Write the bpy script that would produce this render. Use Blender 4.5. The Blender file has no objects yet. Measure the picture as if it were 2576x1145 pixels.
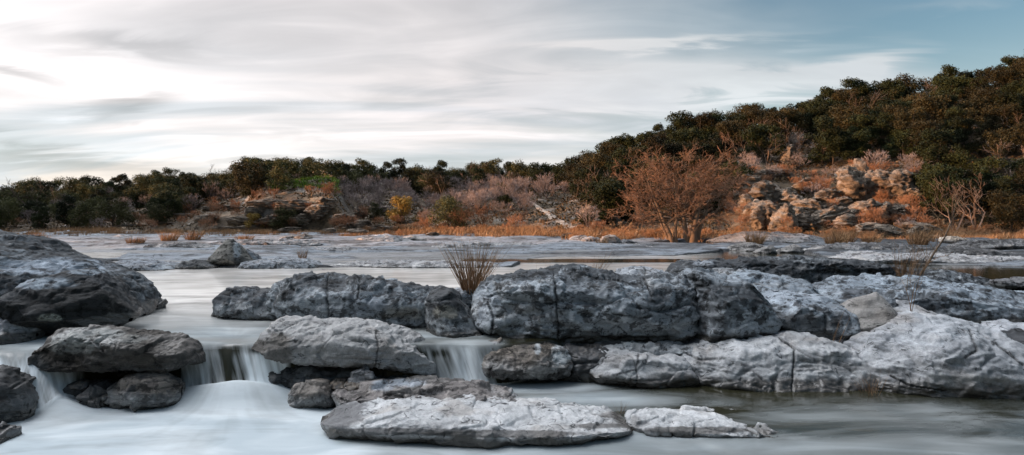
import bpy, math, random
import numpy as np
from mathutils import Vector, Matrix
RNG = np.random.default_rng(7)
random.seed(7)
F = 1717.0          # focal length in the 2576-wide frame used for measuring the photograph
CX, HY = 1288.0, 545.0
CAMZ = 2.0
S = bpy.context.scene
COL = S.collection

# ------------------------------------------------------------------ noise
_perm = np.random.default_rng(3).permutation(256).astype(np.int32)
_perm = np.concatenate([_perm, _perm])
_g = np.random.default_rng(4).normal(size=(256, 3)).astype(np.float32)
_g /= np.linalg.norm(_g, axis=1)[:, None]
def perlin(p):
    p = np.asarray(p, np.float32)
    i = np.floor(p).astype(np.int32); f = p - i
    i &= 255
    u = f*f*f*(f*(f*6-15)+10)
    out = 0
    for dx in (0, 1):
        wx = u[:, 0] if dx else 1-u[:, 0]
        hx = _perm[(i[:, 0]+dx) & 255]
        for dy in (0, 1):
            wy = u[:, 1] if dy else 1-u[:, 1]
            hy = _perm[hx + ((i[:, 1]+dy) & 255)]
            for dz in (0, 1):
                wz = u[:, 2] if dz else 1-u[:, 2]
                g = _g[_perm[hy + ((i[:, 2]+dz) & 255)]]
                d = g[:, 0]*(f[:, 0]-dx)+g[:, 1]*(f[:, 1]-dy)+g[:, 2]*(f[:, 2]-dz)
                out = out + d*wx*wy*wz
    return out*1.6
def fbm(p, f=1.0, o=4, off=0.0, s=(1, 1, 1)):
    p = np.asarray(p, np.float32)*np.array(s, np.float32)*f + off
    a, t, r = 1.0, 0.0, 0.0
    for k in range(o):
        r = r + a*perlin(p); t += a
        p = p*2.03+17.3; a *= .5
    return r/t
def ridged(p, f=1.0, o=3, off=0.0, s=(1, 1, 1)):
    p = np.asarray(p, np.float32)*np.array(s, np.float32)*f + off
    a, t, r = 1.0, 0.0, 0.0
    for k in range(o):
        r = r + a*(1-np.abs(perlin(p))*2); t += a
        p = p*2.1+9.1; a *= .5
    return r/t
def cells(p, seed=0):
    """nearest two jittered cell points: (F1, F2, a random number of the nearest cell)"""
    p = np.asarray(p, np.float32)+seed; i = np.floor(p).astype(np.int32); f = p-i
    f1 = np.full(len(p), 9., np.float32); f2 = f1.copy(); cid = np.zeros(len(p), np.float32)
    for dx in (-1, 0, 1):
        for dy in (-1, 0, 1):
            for dz in (-1, 0, 1):
                h = _perm[_perm[_perm[(i[:, 0]+dx) & 255]+((i[:, 1]+dy) & 255)]+((i[:, 2]+dz) & 255)]
                j = _g[h]*.55
                d = (dx+.5+j[:, 0]-f[:, 0])**2+(dy+.5+j[:, 1]-f[:, 1])**2+(dz+.5+j[:, 2]-f[:, 2])**2
                n = d < f1; f2 = np.where(n, f1, np.minimum(f2, d)); cid = np.where(n, h/255., cid); f1 = np.where(n, d, f1)
    return np.sqrt(f1), np.sqrt(f2), cid
def sst(a, b, x):
    t = np.clip((x-a)/(b-a), 0, 1)
    return t*t*(3-2*t)
def mix(a, b, m):
    m = np.asarray(m)
    if m.ndim == 1: m = m[:, None]
    return a*(1-m)+b*m
def C3(*c): return np.array(c, np.float32)

# ------------------------------------------------------------------ placing: a point of the photograph at a known depth
def at(px, py, Y): return np.array([(px-CX)*Y/F, Y, CAMZ-(py-HY)*Y/F])
def proj(P): return CX+F*P[:, 0]/P[:, 1], HY+F*(CAMZ-P[:, 2])/P[:, 1]

# ------------------------------------------------------------------ objects
def tag(o, label=None, cat=None, group=None, kind=None):
    if label: o['label'] = label
    if cat: o['category'] = cat
    if group: o['group'] = group
    if kind: o['kind'] = kind
    return o
def mesh_from(name, V, Fq, mats, parent=None, attrs=None, smooth=True, matidx=None):
    V = np.ascontiguousarray(V, np.float32); Fq = np.ascontiguousarray(Fq, np.int32)
    n, k = Fq.shape
    me = bpy.data.meshes.new(name)
    me.vertices.add(len(V)); me.vertices.foreach_set('co', V.ravel())
    me.loops.add(n*k); me.loops.foreach_set('vertex_index', Fq.ravel())
    me.polygons.add(n); me.polygons.foreach_set('loop_start', np.arange(0, n*k, k, dtype=np.int32))
    me.polygons.foreach_set('use_smooth', np.full(n, smooth))
    if not isinstance(mats, (list, tuple)): mats = [mats]
    for m in mats: me.materials.append(m)
    if matidx is not None: me.polygons.foreach_set('material_index', matidx.astype(np.int32))
    for an, av in (attrs or {}).items():
        if av.ndim == 2 and av.shape[1] == 3:
            if an == 'col':
                a = me.attributes.new(an, 'FLOAT_COLOR', 'POINT')
                a.data.foreach_set('color', np.hstack([av, np.ones((len(av), 1))]).astype(np.float32).ravel())
            else:
                a = me.attributes.new(an, 'FLOAT_VECTOR', 'POINT'); a.data.foreach_set('vector', av.astype(np.float32).ravel())
        else:
            a = me.attributes.new(an, 'FLOAT', 'POINT'); a.data.foreach_set('value', av.astype(np.float32).ravel())
    me.update(calc_edges=True)
    o = bpy.data.objects.new(name, me); COL.objects.link(o)
    if parent: o.parent = parent
    return o
def empty(name, loc=(0, 0, 0)):
    o = bpy.data.objects.new(name, None); COL.objects.link(o); o.location = loc; return o
def copy_tree(o, parent=None):
    c = o.copy(); COL.objects.link(c); c.parent = parent
    for ch in o.children: copy_tree(ch, c)
    return c

# ------------------------------------------------------------------ materials
def newmat(name):
    m = bpy.data.materials.new(name); m.use_nodes = True
    nt = m.node_tree; nt.nodes.clear()
    out = nt.nodes.new('ShaderNodeOutputMaterial'); b = nt.nodes.new('ShaderNodeBsdfPrincipled')
    nt.links.new(b.outputs[0], out.inputs[0])
    return m, nt, b
class NT:
    def __init__(s, nt): s.nt = nt
    def n(s, t, **kw):
        x = s.nt.nodes.new(t)
        for k, v in kw.items(): setattr(x, k, v)
        return x
    def set(s, sock, v):
        if isinstance(v, bpy.types.NodeSocket): s.nt.links.new(v, sock)
        else: sock.default_value = v
    def m(s, op, a, b=0.0, c=None, clamp=False):
        x = s.n('ShaderNodeMath', operation=op, use_clamp=clamp); s.set(x.inputs[0], a); s.set(x.inputs[1], b)
        if c is not None: s.set(x.inputs[2], c)
        return x.outputs[0]
    def attr(s, name, out='Fac'):
        return s.n('ShaderNodeAttribute', attribute_name=name).outputs[out]
    def noise(s, vec, scale, detail=4, rough=.55, dist=0.0):
        x = s.n('ShaderNodeTexNoise'); s.set(x.inputs['Vector'], vec); x.inputs['Scale'].default_value = scale
        x.inputs['Detail'].default_value = detail; x.inputs['Roughness'].default_value = rough; x.inputs['Distortion'].default_value = dist
        return x.outputs['Fac']
    def mapr(s, v, a, b, c=0.0, d=1.0, smooth=True):
        x = s.n('ShaderNodeMapRange', interpolation_type='SMOOTHSTEP' if smooth else 'LINEAR')
        s.set(x.inputs[0], v)
        for i, q in enumerate((a, b, c, d)): s.set(x.inputs[i+1], q)
        return x.outputs[0]
    def mixc(s, f, a, b, bt='MIX'):
        x = s.n('ShaderNodeMix', data_type='RGBA', blend_type=bt); s.set(x.inputs[0], f)
        def c(q): return (*q, 1.0) if isinstance(q, (tuple, list)) and len(q) == 3 else q
        s.set(x.inputs[6], c(a)); s.set(x.inputs[7], c(b)); return x.outputs[2]
    def vmul(s, v, k):
        x = s.n('ShaderNodeVectorMath', operation='MULTIPLY'); s.set(x.inputs[0], v); x.inputs[1].default_value = k; return x.outputs[0]

def rock_mat(name, fine=1.0, bump=0.6, scl=1.0):
    m, nt, b = newmat(name); g = NT(nt)
    pos = g.n('ShaderNodeNewGeometry').outputs['Position']
    col = g.attr('col', 'Color'); wet = g.attr('wet')
    n1 = g.noise(g.vmul(pos, (1, 1, 1.5)), 4.5*scl, 9, .68); n2 = g.noise(g.vmul(pos, (1, 1, 2.4)), 2.6*scl, 7, .66, .8)
    n3 = g.noise(pos, 45*scl, 3, .6)
    # weathering: dark lichen, pale scuffs, hairline joints
    d = g.mapr(n1, .51, .585); c1 = g.mixc(g.m('MULTIPLY', d, .88*fine), col, g.mixc(1.0, col, (.17, .16, .155), 'MULTIPLY'))
    l = g.mapr(n2, .53, .62); c2 = g.mixc(g.m('MULTIPLY', l, .6*fine), c1, g.mixc(1.0, c1, (1.9, 1.88, 1.85), 'MULTIPLY'))
    n4 = g.noise(g.vmul(pos, (1, 1, .45)), 1.9*scl, 3, .5, .5); n5 = g.noise(g.vmul(pos, (.6, .6, 3.4)), 1.6*scl, 4, .55, .3)
    ln = g.m('MINIMUM', g.mapr(g.m('ABSOLUTE', g.m('SUBTRACT', n4, .5)), .0, .010), g.mapr(g.m('ABSOLUTE', g.m('SUBTRACT', n5, .47)), .0, .012))
    ln = g.m('MAXIMUM', ln, g.mapr(n2, .44, .52))
    c2 = g.mixc(ln, g.mixc(1.0, c2, (.2, .2, .2), 'MULTIPLY'), c2)
    k = g.mapr(n3, .35, .7, .86, 1.12)
    x = g.n('ShaderNodeVectorMath', operation='SCALE'); g.set(x.inputs[0], c2); g.set(x.inputs['Scale'], k)
    g.set(b.inputs['Base Color'], x.outputs[0])
    g.set(b.inputs['Roughness'], g.mapr(wet, 0, 1, .82, .26))
    g.set(b.inputs['Specular IOR Level'], g.mapr(wet, 0, 1, .3, .8))
    bp = g.n('ShaderNodeBump'); bp.inputs['Strength'].default_value = bump; bp.inputs['Distance'].default_value = .05/scl
    vo = g.n('ShaderNodeTexVoronoi', feature='DISTANCE_TO_EDGE'); g.set(vo.inputs['Vector'], g.vmul(pos, (1, 1, 1.7))); vo.inputs['Scale'].default_value = 6*scl
    h = g.m('ADD', g.m('ADD', g.m('MULTIPLY', n1, 1.6), g.m('MULTIPLY', n2, 1.1)), g.m('ADD', g.m('MULTIPLY', n3, .2), g.m('MULTIPLY', ln, .5)))
    g.set(bp.inputs['Height'], h); g.set(b.inputs['Normal'], bp.outputs[0])
    return m
M_ROCK = rock_mat('weathered_limestone', 1.0, .5)
M_PALE = rock_mat('scoured_limestone', .30, .4)
M_FAR = rock_mat('bank_limestone', .8, .8, .25)
M_GROUND = rock_mat('river_shelf_rock', .55, .6, .35)

def leaf_mat(name, c1, c2, var=.35, rough=.75):
    m, nt, b = newmat(name); g = NT(nt)
    v = g.attr('v'); r = g.n('ShaderNodeObjectInfo').outputs['Random']
    c = g.mixc(v, c1, c2)
    k = g.mapr(r, 0, 1, 1-var, 1+var, False)
    x = g.n('ShaderNodeVectorMath', operation='SCALE'); g.set(x.inputs[0], c); g.set(x.inputs['Scale'], k)
    g.set(b.inputs['Base Color'], x.outputs[0]); b.inputs['Roughness'].default_value = rough
    b.inputs['Specular IOR Level'].default_value = .15
    return m
M_JUN = leaf_mat('juniper_foliage', (.007, .011, .005), (.038, .047, .015), .45)
M_OAK = leaf_mat('oak_foliage', (.011, .011, .005), (.066, .054, .021), .45)
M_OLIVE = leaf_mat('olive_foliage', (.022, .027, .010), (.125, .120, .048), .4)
M_GOLD = leaf_mat('golden_foliage', (.16, .11, .03), (.40, .27, .07), .1)
M_GREEN = leaf_mat('green_grass', (.06, .12, .015), (.24, .36, .06), .1)
M_TWIG = leaf_mat('grey_twigs', (.13, .105, .10), (.33, .27, .255), .25)
M_RTWIG = leaf_mat('russet_twigs', (.14, .075, .045), (.36, .19, .11), .2)
M_CYP = leaf_mat('cypress_twigs', (.14, .078, .05), (.34, .19, .115), .05)
M_BARK = leaf_mat('bark', (.07, .05, .035), (.20, .145, .105), .1)
M_BARKD = leaf_mat('dark_bark', (.05, .04, .032), (.12, .095, .075), .2)
M_GRASS = leaf_mat('dry_grass', (.20, .115, .06), (.52, .32, .17), .15)
M_REED = leaf_mat('tawny_stems', (.13, .075, .04), (.34, .21, .12), .1)
M_BRUSH = leaf_mat('hill_brush', (.035, .030, .014), (.19, .125, .070), .0)
M_WOOD = leaf_mat('weathered_wood', (.12, .10, .08), (.3, .26, .21), .1)

# ------------------------------------------------------------------ rocks
PALE = C3(.50, .485, .475); GREY = C3(.30, .30, .30); DARK = C3(.050, .050, .052); BROWN = C3(.15, .108, .075); WETB = C3(.050, .040, .030)
def grid_normals(P, closed=True):
    du = np.gradient(P, axis=0)
    if closed: dv = np.roll(P, -1, 1)-np.roll(P, 1, 1)
    else: dv = np.gradient(P, axis=1)
    n = np.cross(du, dv); n /= (np.linalg.norm(n, axis=2, keepdims=True)+1e-9)
    return n
def grid_faces(nu, nv, closed=True):
    i = np.arange(nu-1)[:, None]; j = np.arange(nv if closed else nv-1)[None]
    j2 = (j+1) % nv
    a = i*nv+j; b = (i+1)*nv+j; c = (i+1)*nv+j2; d = i*nv+j2
    return np.stack([a, b, c, d], -1).reshape(-1, 4)
def seg_dist(px, py, pts):
    d = np.full(px.shape, 1e9); pts = np.array(pts, float)
    for (ax, ay), (bx, by) in zip(pts[:-1], pts[1:]):
        vx, vy = bx-ax, by-ay; t = np.clip(((px-ax)*vx+(py-ay)*vy)/(vx*vx+vy*vy+1e-9), 0, 1)
        d = np.minimum(d, np.hypot(px-ax-t*vx, py-ay-t*vy))
    return d
NROCK = [0]
def loft(label, st, B, Y=None, n=2.5, u=.35, ext=.25, facets=9, fd=.84, amp=.05, med=.03, strata=.035, sf=5.0, lean=.0, seed=None,
         base=GREY, dk=.35, dkc=DARK, wl=None, wetc=WETB, wetn=.09, cracks=(), patches=(), mat=None, name='boulder', cat='boulder',
         group=None, p=2.6, den=1.0, topdark=0.0, wetall=0.0, cw=3.2, cdep=.07, ty=0.0, rgh=.05, lowpale=.45, joint=1.0, blk=.075):
    """a boulder: cross-sections lofted along its length, flattened by a few planes, then weathered (noise, bedding, cracks)"""
    NROCK[0] += 1; seed = NROCK[0]*7.31 if seed is None else seed
    rg = np.random.default_rng(int(seed*100))
    st = np.array([(s[0], s[1], s[2], s[3] if len(s) > 3 else Y) for s in st], float)
    L = st[-1, 0]-st[0, 0]
    Hm = max(st[:, 2]-st[:, 1])
    sc = 1.0 if L > 120 else .7
    nu = int(np.clip(L/2.3*den/sc, 40, 520)); nv = int(np.clip((Hm*2+B*F/st[:, 3].mean()*1.5)/3.0*den/sc, 48, 300))
    t = np.linspace(0, 1, nu); q = st[0, 0]+L*(.5-.5*np.cos(np.pi*t))*.35+L*t*.65
    tt = (q-st[0, 0])/L
    ip = lambda k: np.interp(q, st[:, 0], st[:, k])
    top, bot, Yc = ip(1), ip(2), ip(3)
    ker = np.ones(5)/5
    top[3:-3] = np.convolve(top, ker, 'same')[3:-3]; bot[3:-3] = np.convolve(bot, ker, 'same')[3:-3]
    b = B*np.clip(1-np.abs(2*tt-1)**p, 0.0004, 1)**(1/p)
    Yf = Yc-b*.9
    x = (q-CX)*Yc/F
    zt = CAMZ-(top-HY)*(Yc+ty*b)/F; zb = CAMZ-(bot-HY)*Yf/F
    zb = np.minimum(zb, zt-.02)
    H = zt-zb; e = np.clip(b/B, .05, 1)
    zc = zb+u*H; Ht = (1-u)*H; Hb = u*H+ext*e
    ph = np.linspace(0, 2*np.pi, nv, endpoint=False)
    ph = ph+.25*np.sin(2*ph)*0
    cs, sn = np.cos(ph), np.sin(ph)
    sy = np.sign(cs)*np.abs(cs)**(2/n); sz = np.sign(sn)*np.abs(sn)**(2/n)
    P = np.zeros((nu, nv, 3))
    P[..., 0] = x[:, None]
    zz = np.where(sz[None] > 0, Ht[:, None]*sz[None], Hb[:, None]*sz[None])
    P[..., 2] = zc[:, None]+zz
    P[..., 1] = Yc[:, None]-b[:, None]*sy[None]+lean*b[:, None]*sz[None]
    cen = P.reshape(-1, 3).mean(0); ext3 = (P.reshape(-1, 3).max(0)-P.reshape(-1, 3).min(0))/2
    Q = (P-cen)/ext3
    for k in range(facets+3):
        th = rg.uniform(0, 2*np.pi); el = rg.uniform(-.55, 1.0)
        d = np.array([np.cos(th)*np.cos(el), -abs(np.sin(th))*np.cos(el) if k % 3 else np.sin(th)*np.cos(el), np.sin(el)])
        d[0] *= .45+.5*(k % 2); d /= np.linalg.norm(d)
        h = fd*rg.uniform(.9, 1.05)*np.max(Q.reshape(-1, 3)@d)
        ov = Q@d-h; Q = Q-np.where(ov > 0, ov*.93, 0)[..., None]*d
    P = Q*ext3+cen
    N = grid_normals(P)
    if np.mean(np.sum(N*(P-cen), 2)) < 0: N = -N
    fl = lambda A: A.reshape(-1, 3)
    s0 = float(seed)
    ef = np.clip(b/B*1.3, .1, 1)[:, None]
    Hs = np.clip(Hm*st[:, 3].mean()/F, .2, 1.3)
    dd = amp*Hs*fbm(fl(P), 1.1/Hs, 3, s0).reshape(nu, nv)*1.6
    P = P+N*(dd*ef)[..., None]
    N2 = grid_normals(P); N = N2*np.sign(np.sum(N2*N, 2, keepdims=True)+1e-9)
    W = fl(P)
    warp = fbm(W, .9, 2, s0+5)*.12
    rz = ridged(W+warp[:, None], 2.2/Hs, 3, s0+31, (1, 1, 1.5))
    d2 = med*Hs*(rz-.45)*1.1 + med*.55*Hs*fbm(W, 6.0/Hs, 3, s0+2)
    zs = (W[:, 2]+.10*fbm(W, .7, 2, s0+9))*sf
    fr = zs-np.floor(zs); saw = sst(0, .75, fr)-sst(.75, 1.0, fr)
    gate = sst(-.1, .3, fbm(W, 1.3, 2, s0+12))
    d2 += strata*(saw-.5)*gate*(1-np.clip(np.abs(fl(N)[:, 2]), 0, 1)**2)
    rough = sst(-.25, .25, fbm(W, 1.1, 2, s0+66)+.5*topdark)
    d2 += rgh*(ridged(W, 3.6, 4, s0+37, (.8, .8, 2.8))-.5)*(.25+.75*rough)+rgh*.25*fbm(W, 15, 2, s0+38)
    P = P+N*(d2.reshape(nu, nv)*ef)[..., None]
    W = fl(P)
    wq = W+.12*fbm(W, 1.4, 2, s0+3)[:, None]
    if blk:
        F1, F2, cid = cells(wq*np.array([1.25, 1.0, 2.3])/min(1, max(Hs, .45)), s0)
        G1, G2, gid = cells(wq*np.array([3.6, 3.0, 6.5]), s0+9)
        eg = F2-F1; dq = blk*((cid-.5)*sst(.0, .10, eg)*1.6-.45*(1-sst(0, .07, eg)))+blk*.38*((gid-.5)*sst(0, .12, G2-G1)*1.5-.3*(1-sst(0, .1, G2-G1)))*sst(-.1, .2, fbm(W, .9, 2, s0+11))
        P = P+N*((dq*.8).reshape(nu, nv)*ef)[..., None]; W = fl(P)
    jn = np.abs(perlin(wq*np.array([1.1, .8, .28])+s0+61)); jh = np.abs(perlin(wq*np.array([.35, .35, 2.0])+s0+63))
    crk = np.maximum(np.exp(-(jn/.020)**2)*.75, np.exp(-(jh/.028)**2)*.5)*sst(-.05, .25, fbm(W, .8, 2, s0+64))*joint
    if joint: P = P-N*(crk.reshape(nu, nv)*.03)[..., None]; W = fl(P)
    px, py = proj(W)
    if cracks:
        wob = fbm(W, 5.0, 2, s0+77)*5
        for cr in cracks:
            d = seg_dist(px+wob, py+wob*.4, cr); crk = np.maximum(crk, np.exp(-(d/cw)**2)*(fl(N)[:, 1] < .35))
        P = P-N*(np.maximum(crk-.75, 0).reshape(nu, nv)*4*cdep)[..., None]
    N2 = grid_normals(P); N = N2*np.sign(np.sum(N2*N, 2, keepdims=True)+1e-9)
    W = fl(P); NZ = fl(N)[:, 2]
    if blk and mat is M_PALE: pass
    # ---- stone colour: bedding, lichen, stains, the water line and a few painted lit tones
    wlz = (zb.mean() if wl is None else wl)
    c = np.tile(base, (len(W), 1))
    t1 = fbm(W, 1.0, 4, s0+40)
    c = c*(1+.30*t1[:, None])
    c = mix(c, np.tile(C3(.36, .30, .25), (len(W), 1)), sst(.05, .5, fbm(W, 1.7, 3, s0+50))*.45)
    bands = fbm(W, 1.0, 4, s0+60, (.7, .7, 7))
    c = mix(c, c*.45, sst(.1, .45, bands)*.6)
    m = .75*fbm(W, .9, 3, s0+70)+.45*fbm(W, 4.0, 4, s0+80, (1, 1, 1.6))+.35*fbm(W, 14.0, 2, s0+85)
    hw0 = W[:, 2]-wlz; thr = .56-dk*1.2-.32*topdark*sst(.3, .8, hw0/max(zt.max()-wlz, .2))
    m = sst(thr-.05, thr+.12, m + topdark*np.clip(NZ, 0, 1)**2)
    c = mix(c, np.tile(dkc, (len(W), 1)), m*.85)
    hr = hw0/max(zt.max()-wlz, .2)
    lp = (1-sst(.30, .62, hr+.45*fbm(W, 1.2, 3, s0+44)+.12*fbm(W, 6, 2, s0)))*lowpale*(1-m*.5)
    c = mix(c, np.tile(C3(.47, .455, .44), (len(W), 1))*(1+.3*t1[:, None]), lp)
    stk = sst(.12, .4, fbm(W, 1, 3, s0+88, (4.5, 4.5, .5)))*sst(.0, .3, 1-np.abs(NZ))
    c = mix(c, c*.45, stk*.45)
    wet = np.zeros(len(W))
    for (cx, cy, rx, ry, cc, stg) in patches:
        d = np.hypot((px-cx)/rx, (py-cy)/ry)+.55*fbm(W, 2.6, 4, s0+cx)+.2*fbm(W, 11, 2, s0+cx)
        k = (1-sst(.75, 1.1, d))*stg
        c = mix(c, np.tile(cc, (len(W), 1))*(1+.25*fbm(W, 8, 3, s0)[:, None]), k)
    hw = W[:, 2]-wlz
    k = 1-sst(wetn*.7, wetn*1.6, hw-.10*fbm(W, 2.2, 4, s0+90)*min(1, wetn/.06)-.03*fbm(W, 9, 2, s0+91))
    c = mix(c, np.tile(wetc, (len(W), 1)), k*.93); wet = np.maximum(wet, k)
    wet = np.maximum(wet, wetall*sst(-.2, .3, t1+.2))
    c = mix(c, np.tile(C3(.02, .019, .018), (len(W), 1)), crk*.8)
    if mat is None: c = c*C3(.75, .83, .90)
    elif mat is M_PALE: c = c*C3(.88, .915, .95)
    c = np.clip(c, .012, .8)
    Fq = grid_faces(nu, nv)
    org = np.array([x.mean(), Yc.mean(), wlz])
    o = mesh_from(name, W-org, Fq, mat or M_ROCK, attrs={'col': c, 'wet': wet})
    o.location = org
    tag(o, label, cat, group)
    return o

exec_rocks = []
def build_rocks():
    R = loft
    PB = C3(.58, .565, .55)
    # --- left bank
    R('largest dark boulder filling the left edge, sloping down behind a rounder one', [(-330, 560, 800), (-150, 575, 800), (0, 588, 800), (60, 603, 800), (120, 630, 800), (180, 652, 800), (240, 676, 800), (290, 700, 790), (330, 730, 780), (362, 790, 800)], 1.7, 13.6, n=2.0, lean=.25, facets=0, dk=.50, lowpale=0, blk=.06, base=C3(.21, .215, .22), strata=.02, amp=.06, topdark=.1,
      patches=[(130, 672, 150, 22, C3(.38, .40, .43), .8), (285, 745, 40, 22, C3(.30, .31, .32), .6)])  # pale slope band paints light falling on the boulder
    R('rounded dark boulder with a vertical right face, in front of the large left slope', [(-60, 790, 805), (0, 755, 810), (60, 722, 812), (110, 697, 815), (180, 680, 817), (235, 677, 817), (265, 690, 817), (295, 722, 815), (318, 765, 805), (330, 800, 808)], 1.15, 11.9, n=2.1, lean=.3, facets=3, fd=.8, dk=.7, lowpale=0, blk=.05, base=C3(.075, .070, .064), patches=[(175, 762, 150, 52, C3(.032, .030, .028), .92), (130, 800, 36, 12, C3(.5, .47, .38), .9), (90, 712, 110, 16, C3(.34, .36, .38), .85), (215, 684, 50, 7, C3(.34, .36, .38), .8)], strata=.02, wetn=.04)  # pale top strips paint a lit rim; front painted darker against it
    R('small grey rock poking out into the pool beyond the two big left boulders', [(298, 760, 775), (306, 706, 777), (330, 705, 777), (358, 726, 777), (385, 748, 775), (405, 766, 772)], .55, 14.6, n=2.1, dk=.5, lowpale=.1, base=C3(.16, .16, .16))
    R('low pale grey boulder cut by the left frame edge below the dark round one', [(-90, 790, 860), (0, 781, 860), (40, 786, 858), (72, 803, 850), (93, 838, 845)], .6, 11.1, n=2.0, lean=.2, dk=.08, base=C3(.42, .41, .42), mat=M_PALE, facets=2)
    # --- slab in the left rapids
    R('long dark wet slab with a pale patch on top, standing above the white foam', [(92, 935, 945), (105, 890, 948), (125, 842, 948), (155, 830, 946), (210, 831, 944), (300, 840, 942), (345, 846, 942), (400, 849, 940), (455, 853, 935), (480, 866, 930), (498, 890, 925), (508, 918, 922)], .62, 10.35, n=3.3, u=.5, ext=.02, facets=5, fd=.88, dk=.75, base=BROWN, dkc=C3(.052, .042, .034), med=.035, strata=.03,
      patches=[(215, 848, 105, 26, C3(.40, .37, .33), .9), (190, 875, 60, 14, C3(.42, .38, .33), .6), (330, 852, 40, 12, C3(.34, .31, .27), .6)], wl=-.72, wetn=.12, wetall=.55, den=1.2)
    R('round brown boulder tucked under the right end of the dark wet slab', [(268, 1000, 1006), (280, 968, 1010), (305, 948, 1014), (345, 936, 1014), (400, 931, 1012), (440, 944, 1006), (458, 970, 1000)], .40, 9.95, n=2.2, dk=.3, base=C3(.22, .175, .14), wl=-.74, wetn=.07, facets=4, wetall=.5)
    R('small dark wet rock in the hollow beneath the long slab', [(165, 990, 1000), (178, 968, 1004), (215, 958, 1006), (255, 955, 1006), (285, 985, 1004)], .30, 10.15, dk=.7, base=BROWN, wl=-.74, wetn=.1, wetall=.7)
    R('dark wedge of rock between the slab and the round brown boulder', [(205, 1000, 1012), (225, 975, 1014), (262, 958, 1014), (290, 972, 1012), (300, 1000, 1010)], .25, 10.0, dk=.6, base=BROWN, wl=-.74, wetn=.1, wetall=.7)
    R('black wet back wall of the hollow under the long slab', [(168, 915, 990), (185, 905, 1000), (300, 900, 1004), (440, 900, 990), (500, 905, 985), (530, 930, 980)], .40, 10.75, n=3, dk=.85, base=C3(.07, .06, .05), wl=-.72, wetn=.3, wetall=.6)
    R('dark wet rock at the left edge beside the narrow side cascade', [(-120, 925, 1045), (0, 926, 1050), (25, 938, 1052), (50, 968, 1052), (68, 1000, 1046), (76, 1030, 1040)], .5, 9.3, n=2.1, lean=.2, dk=.75, base=BROWN, wl=-.75, wetn=.12, wetall=.7)
    R('small black rock tip in the foam at the lower left corner', [(-60, 1072, 1122), (0, 1074, 1122), (14, 1084, 1118), (23, 1104, 1114)], .25, 8.4, dk=.8, base=BROWN, wl=-.76, wetn=.08, wetall=.7)
    # --- middle row
    R('low left shoulder of the middle rock row, dark cap over a pale face', [(538, 775, 790, 14.2), (543, 745, 798, 14.2), (565, 730, 801, 14.1), (600, 723, 802, 14), (650, 726, 803, 13.9), (700, 728, 804, 13.8), (760, 735, 806, 13.7), (800, 770, 806, 13.6)], .75, n=3.0, facets=5, dk=.34, base=C3(.36, .355, .35), topdark=.42, wl=.0, wetn=.035, strata=.045, patches=[(620, 785, 80, 14, C3(.42, .40, .38), .6)])
    R('long humped grey rock in the middle row with a pale streaked face', [(684, 770, 798, 13.6), (690, 712, 802, 13.6), (712, 700, 804, 13.6), (745, 692, 806, 13.5), (830, 688, 810, 13.4), (920, 690, 812, 13.2), (985, 695, 818, 13), (1040, 704, 832, 12.8), (1080, 714, 842, 12.6), (1105, 730, 846, 12.5), (1120, 770, 846, 12.4)], .95, n=2.6, facets=6, dk=.29, base=C3(.38, .38, .38), topdark=.34, wl=.0, wetn=.04, strata=.05, med=.06,
      cracks=[[(826, 690), (822, 740), (826, 800)], [(905, 700), (900, 750), (880, 770)]], patches=[(920, 770, 60, 25, C3(.40, .40, .41), .7), (790, 780, 100, 20, C3(.42, .41, .40), .6), (1010, 790, 50, 18, C3(.42, .36, .29), .6)])
    R('wedge shaped end block of the middle row leaning down to the small cascade', [(1072, 750, 846, 12.3), (1082, 722, 850, 12.3), (1105, 716, 852, 12.2), (1135, 727, 855, 12.1), (1165, 757, 857, 12), (1190, 795, 858, 11.9), (1208, 830, 858, 11.8), (1224, 852, 862, 11.7)], .8, n=2.5, facets=5, dk=.42, base=C3(.32, .31, .30), topdark=.2, wl=.0, wetn=.06, strata=.03, patches=[(1120, 785, 35, 22, C3(.45, .38, .28), .5)])
    # --- centre
    R('pale smooth humped boulder between the two cascades', [(640, 868, 880), (655, 850, 884), (668, 832, 892), (690, 815, 905), (715, 806, 915), (760, 804, 922), (820, 808, 928), (900, 812, 934), (960, 818, 938), (1010, 830, 944), (1050, 850, 950), (1080, 880, 952), (1106, 905, 946), (1126, 928, 940)], .80, 10.9, n=2.5, u=.42, ext=-.0, lean=.1, facets=5, fd=.9, dk=.10, base=C3(.44, .42, .40), blk=.04, mat=M_PALE, strata=.012, med=.045, wl=-.52, wetn=.07, den=1.15,
      patches=[(700, 880, 45, 40, C3(.10, .085, .07), .8), (780, 870, 50, 30, C3(.30, .28, .26), .5), (640, 870, 30, 30, C3(.07, .06, .05), .9), (840, 900, 110, 22, C3(.23, .21, .19), .4)], cracks=[[(945, 830), (952, 880), (940, 925)]], cw=2.2, cdep=.025)
    R('dark wet rock face under the left end of the pale humped boulder', [(668, 905, 968), (690, 880, 975), (740, 890, 985), (820, 910, 990), (900, 925, 985), (980, 935, 975), (1060, 940, 968)], .55, 10.65, n=2.8, dk=.8, base=C3(.12, .10, .08), wl=-.7, wetn=.14, wetall=.9, amp=.14, med=.1, patches=[(742, 905, 26, 13, C3(.3, .3, .31), .8)])
    R('small grey rock wedged beneath the pale humped boulder', [(868, 955, 965), (880, 934, 972), (915, 928, 974), (945, 936, 974), (956, 955, 972)], .22, 10.1, dk=.3, base=C3(.27, .25, .24), wl=-.6, wetn=.05, wetall=.5)
    R('low brown rock half covered by foam left of the flat slabs', [(725, 990, 1004), (745, 968, 1010), (790, 962, 1014), (835, 972, 1014), (860, 995, 1012)], .35, 9.9, n=2.1, dk=.3, base=C3(.20, .16, .13), wl=-.74, wetn=.06, wetall=.6)
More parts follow.
